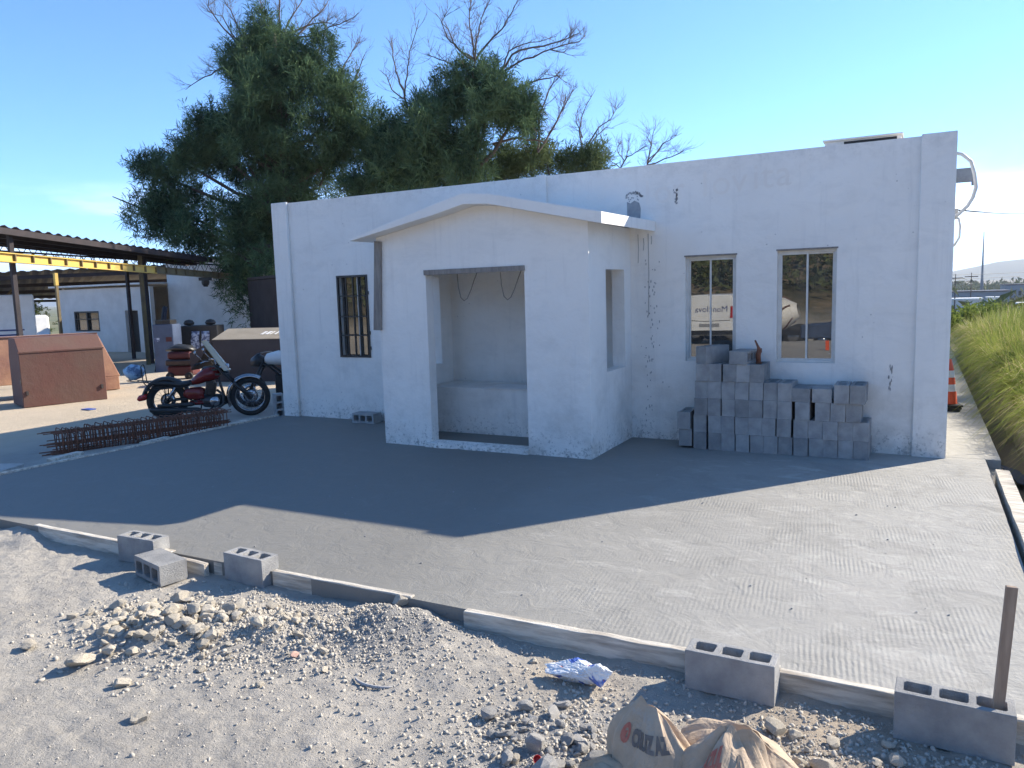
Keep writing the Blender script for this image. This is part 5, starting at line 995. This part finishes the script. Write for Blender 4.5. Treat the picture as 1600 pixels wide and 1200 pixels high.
# utility poles and tower in the valley
def pole(x,y,h,label,arm=True,r0=.22,name='utility_pole'):
    z=gz(x,y); t=thing(name,label,'pole',(x,y,z)); MB().tube([(0,0,-.5),(0,0,h)],[r0,r0*.45],6).build('shaft',M['trunk'],t)
    if arm: MB().box((-1.6,-.1,h-1.2),(1.6,.1,h-.95)).box((-1.2,-.1,h-2.4),(1.2,.1,h-2.2)).build('cross_arm',M['trunk'],t)
tw=thing('radio_mast','tall thin mast rising from the valley right of the building','mast',(21.3,354,gz(21.3,354))); MB().tube([(0,0,-1),(0,0,12),(0,0,28)],[.9,.45,.12],6).build('shaft',M['towndark'],tw)
pole(8,230,11.5,'utility pole closest to the building edge in the valley'); pole(12.5,250,11.8,'second utility pole from the building edge in the valley'); pole(38,300,12.5,'utility pole at the right edge of the valley')
wr=MB(); 
for z in(1.6,2.7): wr.tube([(-20,225,z+.6),(8,230,z),(12.5,250,z),(38,300,z+.5),(80,380,z+1)],.05,4)
tag(wr.build('power_lines',M['black_metal']),'thin power lines strung between the valley poles','power line')
# town
tb=random.Random(4); TB=[('long dark grey industrial wall building in the valley',(0,300),(26,20),(-2.9,),'towndark'),('long pale grey industrial shed at right in the valley',(27,330),(40,18),(-1.2,),'towndark'),
('white low warehouse in the valley by the building edge',(6,230),(8,9),(-3.7,),'town'),('white narrow block beside the low warehouse in the valley',(17,255),(3,6),(-4.0,),'white'),('pale house among the trees in the valley',(21,240),(6,6),(-5.3,),'town'),('small white hut right of the pale valley house',(13.5,215),(2.2,4),(-4.6,),'white')]
for lab,(x,y),(wx,wy),(zt,),mt in TB:
    z0=gz(x,y)-1; t=thing('valley_building',lab,'building',(x,y,z0)); MB().box((0,0,0),(wx,wy,zt-z0)).build('wall',M[mt],t); MB().box((-.3,-.3,zt-z0),(wx+.3,wy+.3,zt-z0+.35)).build('roof',M['corr_w' if mt!='towndark' else 'corr'],t)
    for k in range(max(1,int(wx/3.5))): MB().box((1+k*3.2,-.06,(zt-z0)*.55),(1.9+k*3.2,-.005,(zt-z0)*.75)).build('window',M['dark'],t)
# hills
def ridge(name,ctrl,y,dep_,seed):
    xs=np.linspace(ctrl[0][0],ctrl[-1][0],160); hh=np.interp(xs,[c[0] for c in ctrl],[c[1] for c in ctrl]); ys=np.linspace(0,1,14); X,Yq=np.meshgrid(xs,ys)
    H=np.tile(hh,(14,1))*np.sin(np.clip(Yq,0,1)*math.pi)**.8; H=H*(1+.06*fbm(X,Yq*900,4,.004)); Zq=-12+H; yy=y-dep_/2+Yq*dep_
    ii=np.arange(X.size).reshape(14,160); f=np.stack([ii[:-1,:-1],ii[:-1,1:],ii[1:,1:],ii[1:,:-1]],-1).reshape(-1,4)
    o=npmesh(name,np.stack([X,yy,Zq],-1).reshape(-1,3),f,M['hill'],smooth=True,k=4); tag(o,kind='structure')
ridge('hill',[(-300,30),(0,35),(110,40),(190,55),(270,72),(360,78),(450,66),(900,50),(2000,20)],3600,900,1)
ridge('hill',[(-1500,20),(-500,35),(300,30),(1500,35),(3000,20)],5600,900,2)
ridge('hill',[(-7500,60),(-6400,170),(-5200,230),(-4000,250),(-3200,190),(-2000,120),(-900,40)],4600,1500,3)
# ------------------------------------------------------------------ vehicles behind the viewer (reflected in the panes)
t=thing('white_van','white van standing behind the viewer, reflected in the left window','van',(-7.0,-7.2,-.1))
MB().prism([(0,.32),(0,1.50),(.10,1.68),(1.50,1.68),(1.60,1.50),(1.60,.32)],-3.2,0,lambda u,tt,w2:(u,tt,w2)).build('body',M['white'],t,.03)
MB().box((.0,.002,.34),(1.6,.06,.50)).build('bumper',M['black'],t,.01); MB().box((.45,.002,.62),(1.15,.012,.74)).build('plate_recess',M['towndark'],t); MB().box((.1,.002,.82),(1.5,.010,.835)).build('panel_gap',M['dark'],t)
for x in(.02,1.5): MB().box((x,.002,.9),(x+.08,.02,1.3)).build('tail_light',M['lens_red'],t)
for x in(.2,1.4):
    for y in(-.6,-2.6): vwheel(t,x,y,.32)
text_mb('Monclova',.28,lambda u,v,z:(1.42-u,.006,1.12+v)).build('lettering',M['navy'],t)
t=thing('cement_mixer_truck','striped cement mixer truck behind the viewer, reflected in the right window','truck',(-4.9,-22,-1.2),R_(180))
MB().box((-.2,-1.1,.55),(5.2,1.1,.8)).build('chassis',M['black'],t)
dm=MB(); prof=[(.35,.0),(.75,.6),(1.0,1.5),(1.02,2.1),(.8,2.9),(.4,3.5)]
vs=[];n=28
for r0,l in prof:
    for k in range(n): a=2*math.pi*k/n; p=Vector((0,r0*math.cos(a),r0*math.sin(a))); vs.append(Matrix.Rotation(R_(12),3,'Y')@Vector((l,p.y,p.z))+Vector((.4,0,1.75)))
dm.add(vs,[(i*n+k,i*n+(k+1)%n,(i+1)*n+(k+1)%n,(i+1)*n+k) for i in range(len(prof)-1) for k in range(n)],True); d_=dm.build('drum',M['cone_white'],t)
for j in range(5):
    pts=[]
    for q in range(26):
        u=q/25; l=.3+u*2.9; rr=float(np.interp(l,[p[1] for p in prof],[p[0] for p in prof]))+.012; a=2*math.pi*(j/5+u*.45); pts.append(Matrix.Rotation(R_(12),3,'Y')@Vector((l,rr*math.cos(a),rr*math.sin(a)))+Vector((.4,0,1.75)))
    MB().tube(pts,.05,6).build('drum_stripe',M['rust'],d_)
MB().box((4.0,-1.1,.6),(5.6,1.1,2.5)).build('cab',M['white'],t,.08); MB().box((4.3,1.102,1.5),(5.3,1.11,2.2)).build('side_window',M['dark'],t)
for x in(.5,1.7,4.8):
    for y in(-.95,.95): vwheel(t,x,y,.5,.28)
t=thing('pickup','dark pickup behind the viewer, reflected at the right of the right window','pickup',(-4.2,-14,-.75),R_(8))
MB().prism([(0,.4),(0,.95),(1.1,1.02),(1.5,1.55),(2.7,1.56),(3.0,1.0),(4.6,.98),(4.6,.4)],-1.6,0,lambda u,tt,w2:(u,tt,w2)).build('body',M['bluegrey'],t,.05); MB().prism([(1.25,1.05),(1.58,1.48),(2.62,1.49),(2.85,1.05)],.0,.008,lambda u,tt,w2:(u,tt,w2)).build('side_window',M['dark'],t)
for x in(.8,3.7):
    for y in(-.15,-1.45): vwheel(t,x,y,.33)
o=MB().box((-.05,-.02,0),(.05,.02,.28)).build('orange_marker',M['orange']); o.location=(-2.35,-5.5,-.1); tag(o,'small orange marker board standing on the dirt behind the viewer','marker')
# ------------------------------------------------------------------ rocks, rubble, gravel
def rockmesh(seed,sub=2,flat=.75):
    bm=bmesh.new(); bmesh.ops.create_icosphere(bm,subdivisions=sub,radius=1); rr=random.Random(seed); off=Vector((rr.uniform(0,90),rr.uniform(0,90),rr.uniform(0,90)))
    planes=[(Vector((rr.gauss(0,1),rr.gauss(0,1),rr.gauss(0,1))).normalized(),rr.uniform(.42,.80)) for _ in range(12)]
    for v in bm.verts:
        for n_,d in planes:
            k=v.co.dot(n_)
            if k>d: v.co-=n_*(k-d)
        v.co*=1.15+.22*mnoise.noise(v.co*1.6+off)+.08*mnoise.noise(v.co*5+off); v.co.z*=flat; v.co.x*=1.15
    me=bpy.data.meshes.new('rock'); bm.to_mesh(me); bm.free(); return me
RK=[rockmesh(k) for k in range(8)]; RG=[rockmesh(40+k) for k in range(5)]; BR=[rockmesh(80+k,3) for k in range(5)]
for me in RK+BR: me.materials.append(M['rock'])
for me in RG: me.materials.append(M['rock_grey'])
def rock(x,y,s,label,me=None,sink=.3,group=None,z=None):
    o=bpy.data.objects.new('rock',me or random.choice(RK)); COL.objects.link(o); o.location=(x,y,(gz(x,y) if z is None else z)+s*.75*(1-sink)); o.scale=(s,s*random.uniform(.8,1.1),s*random.uniform(.8,1.05)); o.rotation_euler=(random.uniform(-.4,.4),random.uniform(-.4,.4),random.uniform(0,6.28)); return tag(o,label,'rock',group)
rock(-4.07,2.47,.068,'largest pale tan rock lying at the left foot of the rubble pile',BR[0]); rock(-3.66,2.42,.045,'two-lobed tan rock below the rubble pile, second of three in a row',BR[1]); rock(-3.27,2.24,.043,'round tan rock at the lower left, nearest of the three in a row',BR[2]); rock(-4.58,2.48,.045,'pale half buried rock at the far left edge',BR[3])
rock(-2.77,2.98,.022,'small grey pointed stone on open dirt left of centre'); rock(-2.98,2.72,.024,'small whitish chip below the grey pointed stone'); o=rock(-3.02,3.02,.022,'small pinkish round stone right of the rubble pile'); 
me=o.data.copy(); me.materials.clear(); me.materials.append(M['pink']); o.data=me
rock(-1.62,3.10,.038,'round grey stone with a dark shadow below the plastic bag',RG[0],.1); rock(-1.80,3.55,.022,'small stone by the big form board left of the plastic bag'); rock(-2.85,3.78,.05,'squarish tan stone against the form board left of the mortar mound',BR[4]); rock(-4.35,3.35,.055,'pale flat stone in front of the block lying on its side',BR[1])
rock(-1.28,2.62,.075,'large grey mortar lump left of the paper sacks',RG[1]); rock(-1.42,2.80,.06,'rough grey lump above and left of the red cap',RG[2]); rock(-1.12,2.50,.085,'big flat grey lump at the bottom edge beside the paper sacks',RG[3]); rock(-1.47,2.70,.032,'pale pointed chip left of the red cap',RK[2])
# curved dark sliver
sv=MB(); pts=[(-2.45+.13*math.cos(a),3.02+.07*math.sin(a),gz(-2.45,2.98)+.012) for a in np.linspace(R_(200),R_(340),9)]; sv.tube(pts,[.002,.006,.008,.009,.009,.009,.008,.006,.002],6); tag(sv.build('curved_strip',M['render_grey']),'thin curved grey strip lying on the open dirt','strip')
def scatter(n,cx,cy,sx,sy,smin,smax,label,group,meshes,seed,sink=.35,jit=.6):
    rr=random.Random(seed)
    for k in range(n):
        x=rr.gauss(cx,sx); y=rr.gauss(cy,sy)
        if y>3.68: y=3.68-rr.random()*.2
        s=smin+(smax-smin)*rr.random()**2.2; rock(x,y,s,label,rr.choice(meshes),sink,group)
scatter(150,-4.0,2.97,.30,.17,.016,.052,'pale limestone rubble in the heap in front of the left blocks','stones of the rubble heap',RK,1)
scatter(45,-3.35,3.30,.32,.17,.013,.036,'pale limestone rubble along the board right of the third block','stones strewn along the front board',RK,2)
scatter(75,-1.25,2.80,.22,.17,.015,.045,'grey mortar rubble between the plastic bag and the paper sacks','grey rubble beside the paper sacks',RG,3)
scatter(70,-.22,3.08,.28,.24,.012,.05,'pale rubble right of the paper sacks','pale rubble right of the sacks',RK,4)
rr=random.Random(55)
for k in range(16): rock(rr.uniform(.84,1.16),rr.uniform(6,9.6),rr.uniform(.03,.07),'stone lying in the trench right of the slab',None,.3,'stones in the trench')
# gravel as one mass
r=np.random.RandomState(21)
base_v=[];base_f=[]
bm=bmesh.new(); bmesh.ops.create_icosphere(bm,subdivisions=1,radius=1); bv=np.array([v.co[:] for v in bm.verts]); bf=np.array([[v.index for v in f.verts] for f in bm.faces]); bm.free()
def grav(n,cx,cy,sx,sy,s0,s1,uni=False):
    if uni: x=r.uniform(cx-sx,cx+sx,n); y=r.uniform(cy-sy,cy+sy,n)
    else: x=r.normal(cx,sx,n); y=r.normal(cy,sy,n)
    keep=(y<3.70)&(y>.8); x=x[keep];y=y[keep]; s=s0+(s1-s0)*r.rand(len(x))**3; return x,y,s
G_=[grav(2600,-4.0,2.98,.42,.26,.003,.015),grav(3000,-3.3,3.25,.45,.25,.003,.013),grav(2400,-2.8,3.45,.30,.2,.002,.009),grav(4200,-1.3,2.85,.34,.3,.002,.012),grav(4500,-.25,3.15,.5,.33,.003,.013),grav(6500,-2.7,2.6,2.8,1.1,.0012,.0055,True),grav(1500,-2.0,3.0,.7,.5,.002,.010),grav(1500,-1.3,3.66,3.0,.04,.003,.009,True)]
x=np.concatenate([g[0] for g in G_]); y=np.concatenate([g[1] for g in G_]); s=np.concatenate([g[2] for g in G_]); N=len(x)
z=terrain(x,y)+s*.25; sc3=s[:,None]*(.7+.6*r.rand(N,3)); ang=r.rand(N)*6.28; ca,sa=np.cos(ang),np.sin(ang)
P=bv[None]*sc3[:,None,:]*(1+.33*r.randn(N,len(bv),1)); Q=np.stack([P[...,0]*ca[:,None]-P[...,1]*sa[:,None],P[...,0]*sa[:,None]+P[...,1]*ca[:,None],P[...,2]],-1)+np.stack([x,y,z],-1)[:,None,:]
F=(bf[None]+np.arange(N)[:,None,None]*len(bv)).reshape(-1,3); o=npmesh('gravel',Q.reshape(-1,3),F,M['gravel']); tag(o,'loose gravel and grit scattered over the dirt','gravel',None,'stuff')
# ------------------------------------------------------------------ litter
def crumple(name,c,rad,seed,mat,amp=.32,sub=4,fold=3.0,lift=None):
    """closed crumpled shell; returns object and the surface function used to lay print on it"""
    off=Vector((seed*3.7,seed*1.3,seed*2.1)); C_=Vector(c)
    def surf(d,eps=0):
        d=Vector(d).normalized(); f=1
        n1=1-abs(mnoise.noise(d*fold+off))*2; n2=1-abs(mnoise.noise(d*fold*2.3+off*2))*2; n3=mnoise.noise(d*1.2+off)
        k=1+amp*(.5*n1-.2)+amp*.25*n2+amp*.9*n3
        p=Vector((d.x*rad[0],d.y*rad[1],d.z*rad[2]))*k
        if lift: p=lift(p)
        return C_+p+d*eps
    bm=bmesh.new(); bmesh.ops.create_icosphere(bm,subdivisions=sub,radius=1)
    vs=[surf(v.co) for v in bm.verts]; fs=[tuple(v.index for v in f.verts) for f in bm.faces]; bm.free()
    return MB().add(vs,fs,False),surf
def sack(c,rx,ry,H,seed,rot,tilt,mat,parent,name='sack_body',flat=0):
    """paper sack slumped on the ground: pleated sides drawn up to a crushed sewn edge"""
    rr=random.Random(seed); ph=[rr.uniform(0,6.28) for _ in range(6)]; off=Vector((seed*3.7,seed*1.3,seed*2.1))
    tri=lambda a:2*abs((a/math.pi)%2-1)-1
    Rz=Matrix.Rotation(R_(rot),3,'Z')@Matrix.Rotation(R_(tilt),3,'Y'); C_=Vector(c)
    def P(th,v):
        w_=(math.sin(min(1,(1-v)*1.25)*math.pi/2))**.75; bulge=1+.16*math.sin(v*math.pi*.9)
        pl=.15*tri(3*th+ph[0]+1.2*v)+.085*tri(7*th+ph[1]-1.7*v)+.04*tri(13*th+ph[2]+3*v)
        n=.055*(1-2*abs(mnoise.noise(Vector((math.cos(th)*1.6,math.sin(th)*1.6,v*2.6))+off)))+.10*mnoise.noise(Vector((math.cos(th),math.sin(th),v*1.5))+off*2)
        k=bulge*(1+pl*(.35+.9*v)+n)
        h=H*(1+.05*math.sin(th+ph[3])*v+.035*tri(2*th+ph[4])*v*v+.06*mnoise.noise(Vector((math.cos(th)*2.2,math.sin(th)*2.2,.3))+off)*v)
        x=rx*k*math.cos(th)*(w_*.62+.38*(1-v*.25)); y=ry*k*math.sin(th)*max(.04,w_)
        z=h*v+.02*mnoise.noise(Vector((x*9,y*9,v*3))+off)
        return Rz@Vector((x,y,z))
    def surf(th,v,eps=0):
        th0=th-R_(rot); a=P(th0,v)
        if eps:
            b=P(th0+.02,v)-a; d=P(th0,v+.01)-a; n_=b.cross(d)
            if n_.length>1e-9: a=a+n_.normalized()*eps
        return C_+a
    N_=150; M_=60; vs=[];fs=[]
    for i in range(M_+1):
        for k in range(N_): vs.append(C_+P(2*math.pi*k/N_,i/M_))
    for i in range(M_):
        for k in range(N_): fs.append((i*N_+k,i*N_+(k+1)%N_,(i+1)*N_+(k+1)%N_,(i+1)*N_+k))
    fs.append(tuple(M_*N_+k for k in range(N_)))
    o=MB().add(vs,fs,False).build(name,mat,parent); return o,surf
def on(sf,th0,v0,size,s,mat,parent,rot=0,name='lettering',hscale=1.0):
    # print laid along the side: u runs round the sack, v up it
    def place(u,v,z_):
        a=R_(th0)+(u*math.cos(rot)-v*math.sin(rot))*hscale; b=v0+(u*math.sin(rot)+v*math.cos(rot)); return sf(a,min(.97,max(.03,b)),.003)
    text_mb(s,size,place,3,0,.012).build(name,mat,parent)
def facets(c,rad,seed,n=30,lo=.62,hi=1.0,sub=5,crease=.10,up=None,cone=0):
    """crumpled paper shell made of flat facets meeting in sharp creases"""
    rr=random.Random(seed); C_=Vector(c); pl=[]
    for k in range(n): pl.append((Vector((rr.gauss(0,1),rr.gauss(0,1),rr.gauss(0,.8))).normalized(),rr.uniform(lo,hi)))
    off=Vector((seed*3.7,seed*1.3,seed*2.1))
    def surf(d,eps=0):
        d=Vector(d).normalized(); k=1.15
        for n_,h in pl:
            q=d.dot(n_)
            if q>.05: k=min(k,h/q)
        k*=1-crease*max(0,1-abs(mnoise.noise(d*1.7+off))*9)-.6*crease*max(0,1-abs(mnoise.noise(d*3.1+off*2))*7)
        p=Vector((d.x*rad[0],d.y*rad[1],d.z*rad[2]))*k
        if cone and d.z>0: f=1-cone*min(1,p.z/rad[2]); p.x*=f; p.y*=f
        return C_+p+d*eps
    bm=bmesh.new(); bmesh.ops.create_icosphere(bm,subdivisions=sub,radius=1); vs=[surf(v.co) for v in bm.verts]; fs=[tuple(v.index for v in f.verts) for f in bm.faces]; bm.free()
    return MB().add(vs,fs,False),surf
t=thing('paper_sack','crumpled brown cement sack standing upright with torn print reading CRUZ AZ','paper sack',(-.90,2.72,-.10),world=True)
sk,sf=sack((-.87,2.77,-.11),.175,.115,.365,3,-12,-6,M['paper'],t)
on(sf,-118,.64,.19,'CRUZ AZ',M['letter_black'],sk,0,hscale=1.35); on(sf,-134,.64,.21,'O',M['letter_red'],sk,hscale=1.2); on(sf,-131,.67,.11,'x',M['letter_red'],sk)
sack((-1.02,2.68,-.11),.12,.08,.17,9,25,-30,M['paper'],t,'flap')
t2_=thing('paper_sack','second brown cement sack slumped right of the upright one, print running down its side','paper sack',(-.62,2.68,-.10),world=True)
sk2,sf=sack((-.61,2.74,-.11),.165,.13,.355,5,24,9,M['paper'],t2_)
on(sf,-66,.90,.20,'CEMENTO',M['letter_black'],sk2,R_(-84),hscale=1.2)
on(sf,-122,.62,.22,'AZUL',M['letter_red'],sk2,R_(14)); on(sf,-118,.42,.18,'CRUZ',M['letter_black'],sk2,R_(8))
t3_=thing('paper_sack','grey dusty sack lying flat behind the two upright cement sacks','paper sack',(-.58,2.95,-.10),world=True)
sack((-.56,2.97,-.11),.27,.15,.23,14,-14,14,M['paper'],t3_)
# plastic bag
t=thing('plastic_bag','white and blue crumpled plastic bag on the dirt in front of the form board','plastic bag',(-1.52,3.45,-.09),world=True)
mb,sf=facets((-1.52,3.46,-.05),(.19,.09,.075),4,30,.55,1.0,5,.10); mb.build('bag_body',M['plastic'],t)
mb,sf=facets((-1.38,3.43,-.02),(.085,.06,.07),14,18,.55,1.0,4,.12); mb.build('bag_neck',M['plastic'],t)
# red cap
cp=MB().lathe([(.0,.0),(.017,.0),(.0175,.018),(.0155,.018),(.015,.003),(.0,.003)],(0,0,0),20); o=cp.build('bottle_cap',M['cap_red']); o.location=(-1.37,2.72,gz(-1.37,2.72)+.012); o.rotation_euler=(.7,.2,0); tag(o,'small bright red bottle cap on the grey rubble','bottle cap')
# mortar crumbs on the slab
mc=MB(); rr=random.Random(8)
for k in range(60):
    x=rr.uniform(-6.5,.2); y=rr.uniform(4.1,7.6); s=rr.uniform(.003,.009); mc.box((x,y,.001),(x+s*1.5,y+s,.001+s*.8),jit=s*.3)
o=mc.build('mortar_crumbs',M['render_grey']); tag(o,'tiny mortar crumbs dotted over the slab','crumbs',None,'stuff')
# haze
hz=MB().box((-8600,-800,-16),(8600,9600,300)).build('haze',M['wall']); hz.data.materials.clear(); hm=bpy.data.materials.new('haze air'); hm.use_nodes=True; nt=hm.node_tree; nt.nodes.remove(nt.nodes['Principled BSDF']); pv=nt.nodes.new('ShaderNodeVolumePrincipled'); pv.inputs['Density'].default_value=.00017; pv.inputs['Color'].default_value=(.80,.88,1,1); pv.inputs['Anisotropy'].default_value=.2
nt.links.new(pv.outputs[0],nt.nodes['Material Output'].inputs['Volume']); hz.data.materials.append(hm); tag(hz,kind='stuff')
